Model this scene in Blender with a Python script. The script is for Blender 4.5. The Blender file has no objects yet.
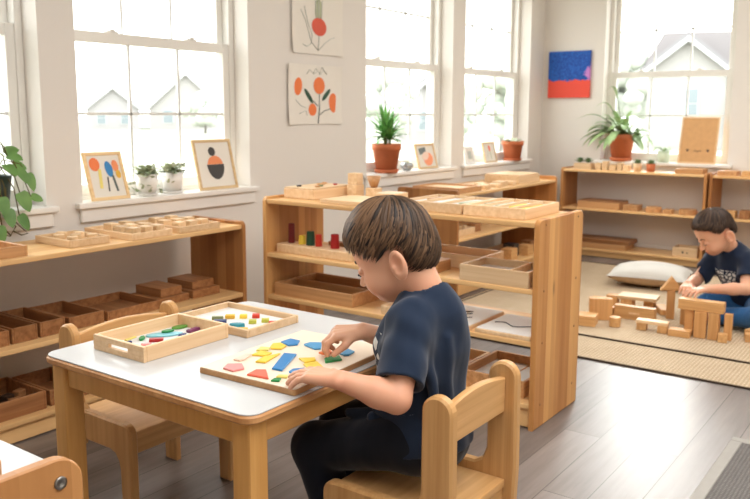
import bpy, bmesh, math, random
import numpy as np
from mathutils import Vector, Matrix, Euler
PI = math.pi
rnd = random.Random(7)
scene = bpy.context.scene
C = scene.collection

# ------------------------------------------------------------------ materials
def srgb(r, g, b):
    f = lambda c: (c / 255) / 12.92 if c / 255 <= 0.04045 else ((c / 255 + 0.055) / 1.055) ** 2.4
    return (f(r), f(g), f(b), 1.0)

class NT:
    def __init__(s, name):
        s.m = bpy.data.materials.new(name); s.m.use_nodes = True
        s.t = s.m.node_tree; s.t.nodes.clear()
        s.out = s.n('ShaderNodeOutputMaterial')
    def n(s, kind, **kw):
        x = s.t.nodes.new(kind)
        for k, v in kw.items():
            if k.startswith('i_'):
                key = k[2:]
                key = int(key) if key.isdigit() else key.replace('_', ' ')
                x.inputs[key].default_value = v
            else: setattr(x, k, v)
        return x
    def l(s, a, b): s.t.links.new(a, b)
    def math(s, op, a, b=None):
        x = s.n('ShaderNodeMath', operation=op)
        for i, v in enumerate((a, b)):
            if v is None: continue
            if isinstance(v, (int, float)): x.inputs[i].default_value = v
            else: s.l(v, x.inputs[i])
        return x.outputs[0]
    def mix(s, fac, a, b, mode='MIX'):
        x = s.n('ShaderNodeMix', data_type='RGBA', blend_type=mode)
        for i, v in ((0, fac), (6, a), (7, b)):
            if isinstance(v, (int, float, tuple)): x.inputs[i].default_value = v
            else: s.l(v, x.inputs[i])
        return x.outputs[2]
    def ramp(s, fac, stops):
        x = s.n('ShaderNodeValToRGB'); e = x.color_ramp.elements
        while len(e) < len(stops): e.new(0.5)
        for el, (p, c) in zip(e, stops):
            el.position = p; el.color = c if isinstance(c, tuple) else (c, c, c, 1)
        s.l(fac, x.inputs[0]); return x.outputs[0]
    def obj(s): return s.n('ShaderNodeTexCoord').outputs['Object']
    def map(s, v, scale=(1, 1, 1), loc=(0, 0, 0), rot=(0, 0, 0)):
        x = s.n('ShaderNodeMapping'); x.inputs['Scale'].default_value = scale
        x.inputs['Location'].default_value = loc; x.inputs['Rotation'].default_value = rot
        s.l(v, x.inputs[0]); return x.outputs[0]
    def noise(s, v, scale, detail=3, rough=.5):
        x = s.n('ShaderNodeTexNoise'); x.inputs['Scale'].default_value = scale
        x.inputs['Detail'].default_value = detail; x.inputs['Roughness'].default_value = rough
        s.l(v, x.inputs['Vector']); return x.outputs['Fac']
    def bsdf(s, color, rough=.5, spec=.4, bump=None, bstr=.2, bdist=.002, **kw):
        p = s.n('ShaderNodeBsdfPrincipled')
        if isinstance(color, tuple): p.inputs['Base Color'].default_value = color
        else: s.l(color, p.inputs['Base Color'])
        if isinstance(rough, (int, float)): p.inputs['Roughness'].default_value = rough
        else: s.l(rough, p.inputs['Roughness'])
        p.inputs['Specular IOR Level'].default_value = spec
        for k, v in kw.items(): p.inputs[k.replace('_', ' ')].default_value = v
        if bump is not None:
            b = s.n('ShaderNodeBump'); b.inputs['Strength'].default_value = bstr; b.inputs['Distance'].default_value = bdist
            s.l(bump, b.inputs['Height']); s.l(b.outputs[0], p.inputs['Normal'])
        s.l(p.outputs[0], s.out.inputs[0]); return s.m

def plain(name, col, rough=.5, spec=.4, var=.06, **kw):
    t = NT(name); v = t.noise(t.obj(), 30, 2)
    dark = tuple(c * (1 - var) for c in col[:3]) + (1,); lite = tuple(min(1, c * (1 + var)) for c in col[:3]) + (1,)
    return t.bsdf(t.mix(v, dark, lite), rough, spec, **kw)

def wood(name, c1, c2, grain='X', strip=None, sw=.05, rough=.45, contrast=.35, objvar=.12, knots=False, cross=22.0):
    """timber: grain stretched along one axis, optional glued strips across another"""
    t = NT(name); o = t.obj()
    info = t.n('ShaderNodeObjectInfo')
    off = t.n('ShaderNodeVectorMath', operation='ADD'); t.l(o, off.inputs[0])
    sc3 = t.n('ShaderNodeVectorMath', operation='SCALE'); sc3.inputs['Scale'].default_value = 7.0
    cmb = t.n('ShaderNodeCombineXYZ')
    for i in range(3): t.l(info.outputs['Random'], cmb.inputs[i])
    t.l(cmb.outputs[0], sc3.inputs[0]); t.l(sc3.outputs[0], off.inputs[1])
    base = off.outputs[0]
    if strip:
        sep = t.n('ShaderNodeSeparateXYZ'); t.l(o, sep.inputs[0])
        idx = t.math('FLOOR', t.math('DIVIDE', sep.outputs['XYZ'.index(strip)], sw))
        wn = t.n('ShaderNodeTexWhiteNoise', noise_dimensions='1D')
        t.l(t.math('ADD', idx, t.math('MULTIPLY', info.outputs['Random'], 37.0)), wn.inputs['W'])
        sh = t.n('ShaderNodeVectorMath', operation='SCALE'); sh.inputs['Scale'].default_value = 3.0
        t.l(wn.outputs['Color'], sh.inputs[0])
        ad = t.n('ShaderNodeVectorMath', operation='ADD'); t.l(base, ad.inputs[0]); t.l(sh.outputs[0], ad.inputs[1])
        base = ad.outputs[0]
        fac0 = wn.outputs['Value']
    else:
        fac0 = None
    s = [cross] * 3; s['XYZ'.index(grain)] = 1.6
    g = t.noise(t.map(base, tuple(s)), 1.0, 5, .6)
    s2 = [90.0, 90.0, 90.0]; s2['XYZ'.index(grain)] = 3.0
    g2 = t.noise(t.map(base, tuple(s2)), 1.0, 2, .5)
    gg = t.math('ADD', t.math('MULTIPLY', g, .75), t.math('MULTIPLY', g2, .25))
    gr = t.ramp(gg, [(.32, 0.0), (.68, 1.0)])
    if fac0 is not None:
        fac = t.math('ADD', t.math('MULTIPLY', fac0, .68), t.math('MULTIPLY', gr, .32))
    else: fac = gr
    col = t.mix(fac, c1, c2)
    hv = t.n('ShaderNodeHueSaturation'); t.l(col, hv.inputs['Color'])
    t.l(t.math('ADD', t.math('MULTIPLY', info.outputs['Random'], objvar * 2), 1 - objvar), hv.inputs['Value'])
    col = hv.outputs[0]
    if knots:
        s3 = [11.0, 11.0, 11.0]; s3['XYZ'.index(grain)] = 3.6
        vo = t.n('ShaderNodeTexVoronoi'); vo.inputs['Scale'].default_value = 1.0; t.l(t.map(base, tuple(s3)), vo.inputs['Vector'])
        k = t.ramp(vo.outputs['Distance'], [(.05, 1.0), (.13, 0.0)])
        col = t.mix(t.math('MULTIPLY', k, .55), col, tuple(c * .35 for c in c1[:3]) + (1,))
    return t.bsdf(col, rough, .35, bump=g2, bstr=.08, bdist=.001)

M = {}
PINE_D, PINE_L = srgb(162, 102, 50), srgb(226, 174, 110)
M['panel'] = wood('laminated_pine_panel', PINE_D, PINE_L, 'Z', 'Y', .041, .45, knots=True)
M['panel_dark'] = wood('warm_pine_panel', srgb(148, 92, 48), srgb(204, 146, 88), 'Z', 'Y', .052, .45)
M['board'] = wood('pine_board', srgb(210, 158, 100), srgb(238, 198, 142), 'X', 'Y', .07, .38)
M['tray'] = wood('pale_birch_tray', srgb(214, 176, 132), srgb(234, 202, 162), 'X', None, .05, .45, cross=55.0)
M['tray_warm'] = wood('warm_beech_tray', srgb(172, 120, 74), srgb(214, 164, 114), 'X', None, .05, .45, cross=55.0)
M['tray_brown'] = wood('brown_box_wood', srgb(128, 82, 48), srgb(176, 124, 80), 'X', None, .05, .5, cross=55.0)
M['block'] = wood('beech_block', srgb(192, 140, 86), srgb(224, 178, 122), 'X', None, .05, .5, objvar=.1, cross=55.0)
M['block_z'] = wood('beech_block_upright', srgb(186, 132, 78), srgb(220, 170, 114), 'Z', None, .05, .5, objvar=.1, cross=55.0)
M['block_pale'] = wood('pale_block', srgb(208, 168, 122), srgb(236, 206, 166), 'X', None, .05, .5, cross=55.0)
M['chair'] = wood('birch_chair', srgb(194, 144, 88), srgb(220, 174, 118), 'Z', None, .05, .36, objvar=.03, cross=55.0)
M['chair_x'] = wood('birch_chair_slat', srgb(198, 148, 92), srgb(224, 178, 122), 'X', None, .05, .36, objvar=.03, cross=55.0)
M['table_leg'] = wood('honey_table_leg', srgb(202, 146, 78), srgb(228, 176, 108), 'Z', None, .05, .38, objvar=.05)
M['table_rail'] = wood('honey_table_rail', srgb(200, 142, 76), srgb(226, 172, 106), 'X', None, .05, .38, objvar=.05)
M['table_rim'] = wood('plywood_rim', srgb(170, 116, 68), srgb(214, 164, 112), 'X', None, .05, .4)
for _n, _a, _b in (('tray', (214, 176, 132), (234, 202, 162)), ('tray_warm', (184, 132, 84), (212, 162, 112)), ('tray_brown', (128, 82, 48), (176, 124, 80)), ('block', (192, 140, 86), (224, 178, 122)), ('block_pale', (208, 168, 122), (236, 206, 166))):
    M[_n + '_y'] = wood(_n + '_lengthwise', srgb(*_a), srgb(*_b), 'Y', None, .05, .46, cross=60.0)
M['frame'] = wood('pale_frame_wood', srgb(212, 176, 124), srgb(236, 206, 160), 'X', None, .05, .5, cross=55.0)
M['cork'] = plain('cork_board', srgb(206, 160, 112), .85, .1, .12)
M['laminate'] = plain('white_laminate', srgb(204, 206, 207), .24, .5, .01)
M['paper'] = plain('drawing_paper', srgb(232, 226, 216), .85, .1, .02)
M['whiteboard'] = plain('white_card', srgb(228, 226, 222), .55, .3, .02)
M['trim'] = plain('white_trim_paint', srgb(236, 232, 226), .35, .4, .01)
M['steel'] = plain('bolt_steel', srgb(150, 148, 144), .35, .5, .05, Metallic=1.0)
M['terracotta'] = plain('terracotta', srgb(198, 114, 76), .7, .2, .12)
M['soil'] = plain('potting_soil', srgb(62, 44, 32), .95, .1, .4)
M['whitepot'] = plain('white_glaze', srgb(232, 228, 222), .3, .5, .02)
M['darkpot'] = plain('dark_green_pot', srgb(40, 52, 44), .4, .4, .1)
for nm, c in dict(red=(206, 62, 44), salmon=(234, 108, 84), pink=(232, 140, 136), blush=(236, 204, 184), yellow=(240, 204, 70), lemon=(232, 214, 120),
                  gold=(226, 176, 60), blue=(46, 128, 190), sky=(70, 150, 200), navy=(34, 54, 104), teal=(40, 134, 152), green=(38, 138, 72), leaf=(96, 150, 60),
                  lime=(186, 186, 72), orange=(234, 122, 62), posterred=(214, 88, 62), purple=(122, 54, 92), darkgreen=(38, 76, 54), crimson=(170, 36, 36), maroon=(112, 34, 34),
                  charcoal=(62, 58, 56), peach=(236, 142, 92), slate=(92, 100, 96), cyan=(130, 196, 208), olive=(128, 132, 92), ink=(52, 52, 60), greyline=(188, 190, 182)).items():
    M[nm] = plain('paint_' + nm, srgb(*c), .42, .35, .05)

def leafmat(name, c1, c2, stripe=None):
    t = NT(name); o = t.obj(); v = t.noise(o, 14, 2)
    col = t.mix(v, c1, c2)
    return t.bsdf(col, .42, .4, Subsurface_Weight=0.0)
M['pothos'] = leafmat('pothos_leaf', srgb(44, 92, 40), srgb(128, 168, 84))
M['palm'] = leafmat('palm_leaf', srgb(60, 132, 60), srgb(132, 186, 100))
M['variegated'] = leafmat('striped_leaf', srgb(92, 140, 78), srgb(200, 220, 164))
M['sage'] = leafmat('sage_leaf', srgb(110, 132, 92), srgb(214, 214, 186))
M['succulent'] = leafmat('succulent_leaf', srgb(58, 92, 60), srgb(112, 146, 100))
M['stem'] = plain('plant_stem', srgb(92, 104, 56), .6, .2, .1)
M['vine'] = plain('vine_stem', srgb(96, 84, 50), .6, .2, .1)

def wallmat():
    t = NT('painted_wall'); n = t.noise(t.obj(), 60, 3)
    return t.bsdf(t.mix(t.noise(t.obj(), .8, 2), srgb(224, 218, 210), srgb(229, 223, 216)), .75, .2, bump=n, bstr=.05, bdist=.002)
M['wall'] = wallmat()
M['ceil'] = plain('ceiling_white', srgb(238, 236, 232), .9, .1, .01)

def floormat():
    t = NT('grey_brown_planks'); o = t.obj()
    b = t.n('ShaderNodeTexBrick'); b.offset = .37; b.offset_frequency = 2
    b.inputs['Scale'].default_value = 1.0; b.inputs['Mortar Size'].default_value = .0016; b.inputs['Brick Width'].default_value = 1.25; b.inputs['Row Height'].default_value = .125
    b.inputs['Color1'].default_value = (0, 0, 0, 1); b.inputs['Color2'].default_value = (1, 1, 1, 1); b.inputs['Mortar'].default_value = (0, 0, 0, 1)
    b.inputs['Bias'].default_value = 0.0
    t.l(o, b.inputs['Vector'])
    sep = t.n('ShaderNodeSeparateColor'); t.l(b.outputs['Color'], sep.inputs[0])
    sh = t.n('ShaderNodeVectorMath', operation='SCALE'); sh.inputs['Scale'].default_value = 9.0; t.l(b.outputs['Color'], sh.inputs[0])
    ad = t.n('ShaderNodeVectorMath', operation='ADD'); t.l(o, ad.inputs[0]); t.l(sh.outputs[0], ad.inputs[1])
    g = t.noise(t.map(ad.outputs[0], (2.2, 26, 1)), 1.0, 6, .65)
    fac = t.math('ADD', t.math('MULTIPLY', sep.outputs[0], .45), t.math('MULTIPLY', t.ramp(g, [(.3, 0.0), (.7, 1.0)]), .55))
    col = t.mix(fac, srgb(86, 77, 73), srgb(142, 131, 125))
    col = t.mix(t.math('MULTIPLY', b.outputs['Fac'], .8), col, srgb(56, 48, 44))
    rg = t.math('ADD', t.math('MULTIPLY', g, .06), .36)
    return t.bsdf(col, rg, .76, bump=g, bstr=.04, bdist=.001)
M['floor'] = floormat()

def wovenmat(name, c1, c2, sx, sy, rough=.95, bstr=.7):
    t = NT(name); o = t.obj()
    w1 = t.n('ShaderNodeTexWave', bands_direction='X'); w1.inputs['Scale'].default_value = sx; w1.inputs['Distortion'].default_value = 1.2; w1.inputs['Detail Scale'].default_value = 3.0
    w2 = t.n('ShaderNodeTexWave', bands_direction='Y'); w2.inputs['Scale'].default_value = sy; w2.inputs['Distortion'].default_value = 1.2; w2.inputs['Detail Scale'].default_value = 3.0
    t.l(o, w1.inputs[0]); t.l(o, w2.inputs[0])
    h = t.math('MULTIPLY', w1.outputs['Fac'], w2.outputs['Fac'])
    n = t.noise(o, 9, 4, .7)
    n2 = t.noise(o, 120, 2)
    f = t.math('ADD', t.math('MULTIPLY', h, .55), t.math('ADD', t.math('MULTIPLY', n, .3), t.math('MULTIPLY', n2, .25)))
    return t.bsdf(t.mix(f, c1, c2), rough, .1, bump=h, bstr=bstr, bdist=.004)
M['rug'] = wovenmat('jute_weave', srgb(158, 134, 104), srgb(232, 213, 186), 14, 20)
M['rug_edge'] = plain('dark_rug_binding', srgb(66, 54, 44), .95, .1, .2)
M['mat'] = wovenmat('grey_mat_weave', srgb(84, 80, 78), srgb(150, 146, 142), 30, 30)
M['mat_edge'] = plain('mat_binding', srgb(168, 164, 158), .9, .1, .05)
M['cushion'] = wovenmat('cushion_linen', srgb(202, 198, 190), srgb(224, 220, 213), 60, 60, .95, .15)
M['cushion_under'] = plain('cushion_tan_underside', srgb(190, 158, 124), .95, .1, .15)

def skinmat(name, c):
    t = NT(name); o = t.obj()
    n = t.noise(o, 9, 3); rosy = (min(1, c[0] * 1.04), c[1] * .86, c[2] * .82, 1)
    n2 = t.noise(o, 220, 2)
    p = t.bsdf(t.mix(t.ramp(n, [(.35, 0.0), (.7, 1.0)]), c, rosy), .48, .35, bump=n2, bstr=.04, bdist=.001)
    b = [x for x in t.t.nodes if x.type == 'BSDF_PRINCIPLED'][0]
    b.inputs['Subsurface Weight'].default_value = .12; b.inputs['Subsurface Radius'].default_value = (.012, .005, .003)
    return p
M['skin'] = skinmat('fair_skin', srgb(222, 172, 142))
def hairmat(name, c1, c2):
    t = NT(name); a = t.n('ShaderNodeAttribute', attribute_name='tone')
    col = t.mix(a.outputs['Fac'], c1, c2)
    return t.bsdf(col, .45, .26)
M['hair'] = hairmat('brown_hair', srgb(28, 20, 16), srgb(150, 114, 84))
M['hair_dark'] = hairmat('dark_brown_hair', srgb(34, 25, 20), srgb(98, 72, 54))
def clothmat(name, c, print_box=None, pscale=60, var=.25):
    t = NT(name); o = t.obj()
    n = t.noise(o, 7, 3, .6); fine = t.noise(o, 500, 1)
    dark = tuple(x * (1 - var) for x in c[:3]) + (1,); lite = tuple(min(1, x * (1 + var)) for x in c[:3]) + (1,)
    col = t.mix(n, dark, lite)
    if print_box:
        (x0, x1, z0, z1, fx, fy, off, glyph) = print_box     # white print on the chest, in the plane (fx,fy) x z
        sep = t.n('ShaderNodeSeparateXYZ'); t.l(o, sep.inputs[0])
        u = t.math('ADD', t.math('MULTIPLY', sep.outputs[0], fy), t.math('MULTIPLY', sep.outputs[1], -fx))
        d = t.math('ADD', t.math('MULTIPLY', sep.outputs[0], fx), t.math('MULTIPLY', sep.outputs[1], fy))
        m = t.math('MULTIPLY', t.math('GREATER_THAN', u, x0), t.math('LESS_THAN', u, x1))
        m = t.math('MULTIPLY', m, t.math('MULTIPLY', t.math('GREATER_THAN', sep.outputs[2], z0), t.math('LESS_THAN', sep.outputs[2], z1)))
        m = t.math('MULTIPLY', m, t.math('GREATER_THAN', d, off))
        vo = t.n('ShaderNodeTexVoronoi', feature='DISTANCE_TO_EDGE'); vo.inputs['Scale'].default_value = glyph; t.l(o, vo.inputs['Vector'])
        k = t.math('GREATER_THAN', vo.outputs['Distance'], .13)
        col = t.mix(t.math('MULTIPLY', m, k), col, srgb(214, 212, 206))
    fold = t.noise(t.map(o, (10, 10, 4)), 1.0, 2, .4)
    h = t.math('ADD', t.math('MULTIPLY', fold, 1.3), t.math('MULTIPLY', fine, .02))
    return t.bsdf(col, .88, .15, bump=h, bstr=.6, bdist=.03, Sheen_Weight=.15)

# ------------------------------------------------------------------ geometry helpers
class MB:
    """collects shapes; build() links them as ONE mesh object"""
    def __init__(s): s.bm = bmesh.new()
    def _take(s, tmp, mat, mi, smooth=False):
        if mat is not None: bmesh.ops.transform(tmp, matrix=mat, verts=tmp.verts)
        vs = [s.bm.verts.new(v.co) for v in tmp.verts]
        tmp.verts.index_update()
        for f in tmp.faces:
            try:
                nf = s.bm.faces.new([vs[v.index] for v in f.verts]); nf.material_index = mi; nf.smooth = smooth or f.smooth
            except ValueError: pass
        tmp.free(); return s
    def box(s, lo, hi, bev=.002, mat=None, mi=0, seg=1):
        t = bmesh.new(); lo, hi = Vector(lo), Vector(hi)
        bmesh.ops.create_cube(t, size=1, matrix=Matrix.Translation((lo + hi) / 2) @ Matrix.Diagonal((*(hi - lo), 1)))
        b = min(bev, .45 * min(hi - lo))
        if b > 0: bmesh.ops.bevel(t, geom=t.edges[:], offset=b, segments=seg, affect='EDGES', profile=.6)
        return s._take(t, mat, mi)
    def prism(s, pts, a, b, axis='Z', mat=None, mi=0, bev=0):
        """polygon pts extruded from a to b along axis"""
        t = bmesh.new()
        P = {'Z': lambda p, h: (p[0], p[1], h), 'Y': lambda p, h: (p[0], h, p[1]), 'X': lambda p, h: (h, p[0], p[1])}[axis]
        lo = [t.verts.new(P(p, a)) for p in pts]; hi = [t.verts.new(P(p, b)) for p in pts]
        n = len(pts)
        f1 = t.faces.new(lo); f2 = t.faces.new(hi)
        for i in range(n): t.faces.new((lo[i], lo[(i + 1) % n], hi[(i + 1) % n], hi[i]))
        bmesh.ops.recalc_face_normals(t, faces=t.faces[:])
        if bev > 0:
            ed = [e for e in t.edges if (e.verts[0] in lo and e.verts[1] in lo) or (e.verts[0] in hi and e.verts[1] in hi)]
            bmesh.ops.bevel(t, geom=ed, offset=bev, segments=1, affect='EDGES', profile=.6)
        return s._take(t, mat, mi)
    def lathe(s, prof, n=28, mat=None, mi=0, smooth=True):
        t = bmesh.new(); rings = []
        for r, z in prof:
            if r < 1e-6: rings.append([t.verts.new((0, 0, z))])
            else: rings.append([t.verts.new((r * math.cos(2 * PI * i / n), r * math.sin(2 * PI * i / n), z)) for i in range(n)])
        for A, B in zip(rings, rings[1:]):
            for i in range(n):
                j = (i + 1) % n
                if len(A) == 1 and len(B) == 1: continue
                if len(A) == 1: f = t.faces.new((A[0], B[i], B[j]))
                elif len(B) == 1: f = t.faces.new((A[i], A[j], B[0]))
                else: f = t.faces.new((A[i], A[j], B[j], B[i]))
                f.smooth = smooth
        bmesh.ops.recalc_face_normals(t, faces=t.faces[:])
        return s._take(t, mat, mi)
    def cyl(s, c, r, h, n=24, r2=None, bev=.0015, mi=0, mat=None):
        r2 = r if r2 is None else r2; b = min(bev, r * .3, r2 * .3 + 1e-5)
        m = Matrix.Translation(c)
        if mat is not None: m = mat @ m
        return s.lathe([(0, 0), (r - b, 0), (r, b), (r2, h - b), (max(0, r2 - b), h), (0, h)], n, m, mi, False)
    def tube(s, pts, r, n=6, mi=0, taper=1.0, caps=True):
        t = bmesh.new(); pts = [Vector(p) for p in pts]; rings = []
        k = len(pts); up = Vector((0, 0, 1))
        for i, p in enumerate(pts):
            d = (pts[min(i + 1, k - 1)] - pts[max(i - 1, 0)]).normalized()
            a = d.cross(up)
            if a.length < 1e-3: a = d.cross(Vector((1, 0, 0)))
            a.normalize(); b = a.cross(d)
            rr = r * (1 + (taper - 1) * i / (k - 1))
            rings.append([t.verts.new(p + (a * math.cos(2 * PI * j / n) + b * math.sin(2 * PI * j / n)) * rr) for j in range(n)])
        for A, B in zip(rings, rings[1:]):
            for j in range(n):
                f = t.faces.new((A[j], A[(j + 1) % n], B[(j + 1) % n], B[j])); f.smooth = True
        if caps: t.faces.new(rings[0]); t.faces.new(rings[-1])
        bmesh.ops.recalc_face_normals(t, faces=t.faces[:])
        return s._take(t, None, mi)
    def ball(s, c, r, sub=2, scale=(1, 1, 1), mi=0, mat=None):
        t = bmesh.new(); bmesh.ops.create_icosphere(t, subdivisions=sub, radius=r)
        m = Matrix.Translation(c) @ Matrix.Diagonal((*scale, 1))
        if mat is not None: m = Matrix.Translation(c) @ mat @ Matrix.Diagonal((*scale, 1))
        return s._take(t, m, mi, True)
    def leaf(s, path, width, fold=.15, mi=0, shape='lance', nrm=None):
        """blade along path; cross-section of three points, widths from shape"""
        t = bmesh.new(); pts = [Vector(p) for p in path]; k = len(pts); rows = []
        for i, p in enumerate(pts):
            d = (pts[min(i + 1, k - 1)] - pts[max(i - 1, 0)]).normalized()
            up = Vector(nrm) if nrm else Vector((0, 0, 1))
            a = d.cross(up)
            if a.length < 1e-3: a = d.cross(Vector((1, 0.3, 0)))
            a.normalize(); nn = a.cross(d)
            u = i / (k - 1)
            if shape == 'lance': w = math.sin(PI * min(1, u * .93 + .07)) ** .8
            elif shape == 'strap': w = min(1, .5 + u * 3) * (1 - u ** 3)
            else: w = (math.sin(PI * min(1, (u * .88 + .12)) ) ** .6) * (1.15 - .5 * u)
            w = max(.02, w) * width / 2
            rows.append([t.verts.new(p - a * w + nn * fold * w), t.verts.new(p), t.verts.new(p + a * w + nn * fold * w)])
        for A, B in zip(rows, rows[1:]):
            for j in (0, 1):
                f = t.faces.new((A[j], A[j + 1], B[j + 1], B[j])); f.smooth = True
        return s._take(t, None, mi)
    def build(s, name, mats, parent=None, loc=None, rotz=0, smooth=False):
        me = bpy.data.meshes.new(name); s.bm.to_mesh(me); s.bm.free()
        for m in (mats if isinstance(mats, (list, tuple)) else [mats]): me.materials.append(M[m] if isinstance(m, str) else m)
        if smooth: me.polygons.foreach_set('use_smooth', [True] * len(me.polygons))
        o = bpy.data.objects.new(name, me); C.objects.link(o)
        if parent is not None: o.parent = parent
        if loc is not None: o.location = loc
        if rotz: o.rotation_euler = (0, 0, rotz)
        return o

def tag(o, label, cat, group=None):
    o['label'] = label; o['category'] = cat; o['kind'] = 'thing'
    if group: o['group'] = group
    return o
def thing(name, label, cat, loc=(0, 0, 0), rotz=0, group=None):
    o = bpy.data.objects.new(name, None); C.objects.link(o); o.empty_display_size = .05
    o.location = loc; o.rotation_euler = (0, 0, rotz)
    return tag(o, label, cat, group)
def struct(o): o['kind'] = 'structure'; return o
def sempty(name, loc=(0, 0, 0), rotz=0):
    o = bpy.data.objects.new(name, None); C.objects.link(o); o.location = loc; o.rotation_euler = (0, 0, rotz); return struct(o)
def rrect(x0, x1, y0, y1, r, n=6, corners=(1, 1, 1, 1)):
    """rounded rectangle, corners order: x0y0, x1y0, x1y1, x0y1"""
    out = []
    for (cx, cy, a0, on) in ((x0 + r, y0 + r, PI, corners[0]), (x1 - r, y0 + r, 1.5 * PI, corners[1]), (x1 - r, y1 - r, 0, corners[2]), (x0 + r, y1 - r, .5 * PI, corners[3])):
        if not on:
            out.append((x0 if cx < (x0 + x1) / 2 else x1, y0 if cy < (y0 + y1) / 2 else y1)); continue
        for i in range(n + 1):
            a = a0 + i / n * PI / 2; out.append((cx + r * math.cos(a), cy + r * math.sin(a)))
    return out
def rotm(axis, ang, c=(0, 0, 0)):
    c = Vector(c); return Matrix.Translation(c) @ Matrix.Rotation(ang, 4, axis) @ Matrix.Translation(-c)
# ------------------------------------------------------------------ room (X along the window wall, -Y into the room, wall_left at y=0)
CX, WH = 6.109, 2.62            # corner x, ceiling height
X0, Y0 = -1.5, -4.7             # the other two walls
SILL, HEAD = .700, 2.06
WA = [(.78, 1.708), (1.862, 2.785), (3.723, 4.684), (4.850, 5.864)]
WBw = (.5015, 1.434)            # along -Y on the back wall
def holed_wall(name, length, holes, rotz, loc, t=.2):
    m = MB(); x = 0
    for a, b in holes:
        m.box((x, 0, 0), (a, t, WH), 0)
        m.box((a, 0, 0), (b, t, SILL - .012), 0); m.box((a, 0, HEAD), (b, t, WH), 0)
        x = b
    m.box((x, 0, 0), (length, t, WH), 0)
    return struct(m.build(name, 'wall', loc=loc, rotz=rotz))
holed_wall('wall_left', CX - X0, [(a - X0, b - X0) for a, b in WA], 0, (X0, 0, 0))
holed_wall('wall_back', -Y0, [WBw], -PI / 2, (CX, 0, 0))
struct(MB().box((X0 - .2, Y0, 0), (X0, .2, WH), 0).build('wall_front', 'wall'))
struct(MB().box((X0 - .2, Y0 - .2, 0), (CX + .2, Y0, WH), 0).build('wall_right', 'wall'))
struct(MB().box((X0 - .2, Y0 - .2, -.12), (CX + .2, .2, 0), 0).build('floor', 'floor'))
struct(MB().box((X0 - .2, Y0 - .2, WH), (CX + .2, .2, WH + .1), 0).build('ceiling', 'ceil'))
def baseboard(name, a, b):
    m = MB(); m.box(a, b, .004); struct(m.build(name, 'trim'))
baseboard('baseboard_left', (X0, -.014, 0), (CX, 0, .09)); baseboard('baseboard_back', (CX - .014, Y0, 0), (CX, -.014, .09))
baseboard('baseboard_right', (X0, Y0, 0), (CX, Y0 + .014, .09)); baseboard('baseboard_front', (X0, Y0 + .014, 0), (X0 + .014, -.014, .09))

def glassmat():
    t = NT('window_glass')
    tr = t.n('ShaderNodeBsdfTransparent'); tr.inputs[0].default_value = (.97, .985, .98, 1)
    gl = t.n('ShaderNodeBsdfGlossy'); gl.inputs['Roughness'].default_value = .03
    lw = t.n('ShaderNodeLayerWeight'); lw.inputs['Blend'].default_value = .12
    mx = t.n('ShaderNodeMixShader'); t.l(t.math('MULTIPLY', lw.outputs['Facing'], .25), mx.inputs[0]); t.l(tr.outputs[0], mx.inputs[1]); t.l(gl.outputs[0], mx.inputs[2])
    t.l(mx.outputs[0], t.out.inputs[0]); return t.m
M['glass'] = glassmat()
M['sash'] = plain('white_sash_vinyl', srgb(232, 229, 222), .35, .4, .01)
M['muntin'] = plain('grey_muntin', srgb(222, 223, 221), .4, .4, .02)
def window(n, w, loc, rotz, nose=.032):
    root = sempty('window_%d' % n, loc, rotz)
    z0, z1, zr = SILL + .011, HEAD, 1.362
    m = MB(); fy0, fy1, ft = .095, .185, .030                    # frame lining the opening
    m.box((0, fy0, z0), (ft, fy1, z1)); m.box((w - ft, fy0, z0), (w, fy1, z1)); m.box((ft, fy0, z1 - ft), (w - ft, fy1, z1)); m.box((ft, fy0, z0), (w - ft, fy1, z0 + .016))
    m.build('window_frame', 'sash', root)
    def sash(name, ya, yb, za, zb, bot, top, rows):
        s = MB(); st = .036; a, b = ft, w - ft
        s.box((a, ya, za), (a + st, yb, zb)); s.box((b - st, ya, za), (b, yb, zb))
        s.box((a + st, ya, za), (b - st, yb, za + bot)); s.box((a + st, ya, zb - top), (b - st, yb, zb))
        o = s.build(name, 'sash', root)
        g = MB(); ym = (ya + yb) / 2; ga, gb, gza, gzb = a + st, b - st, za + bot, zb - top
        for k in (1, 2):
            x = ga + (gb - ga) * k / 3; g.box((x - .006, ym - .007, gza), (x + .006, ym + .007, gzb), .001)
        for k in range(1, rows):
            z = gza + (gzb - gza) * k / rows; g.box((ga, ym - .007, z - .006), (gb, ym + .007, z + .006), .001)
        g.build('window_grille', 'muntin', o)
        p = MB(); p.box((ga - .004, ym - .002, gza - .004), (gb + .004, ym + .002, gzb + .004), 0); p.build('window_pane', 'glass', o)
        return o
    lo = sash('lower_sash', .100, .134, z0 + .016, zr + .022, .045, .044, 2)
    sash('upper_sash', .138, .172, zr - .018, z1 - ft, .040, .036, 2)
    for k in (.27, .73):
        lk = MB(); lk.box((w * k - .03, .104, zr + .021), (w * k + .03, .130, zr + .030), .003); lk.box((w * k - .012, .100, zr + .028), (w * k + .012, .122, zr + .038), .003)
        lk.build('sash_lock', 'sash', lo)
    s = MB(); s.box((-.035, -nose, SILL - .010), (w + .035, 0, SILL + .012), .005, seg=2); s.box((.0005, -.001, SILL - .010), (w - .0005, .096, SILL + .012), .001)
    s.build('window_sill', 'trim', root)
    a = MB(); a.box((-.018, -.016, SILL - .066), (w + .018, 0, SILL - .010), .004); a.build('window_apron', 'trim', root)
    return root
for i, (a, b) in enumerate(WA): window(i + 1, b - a, (a, 0, 0), 0)
window(5, WBw[1] - WBw[0], (CX, -WBw[0], 0), -PI / 2, .06)

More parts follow.
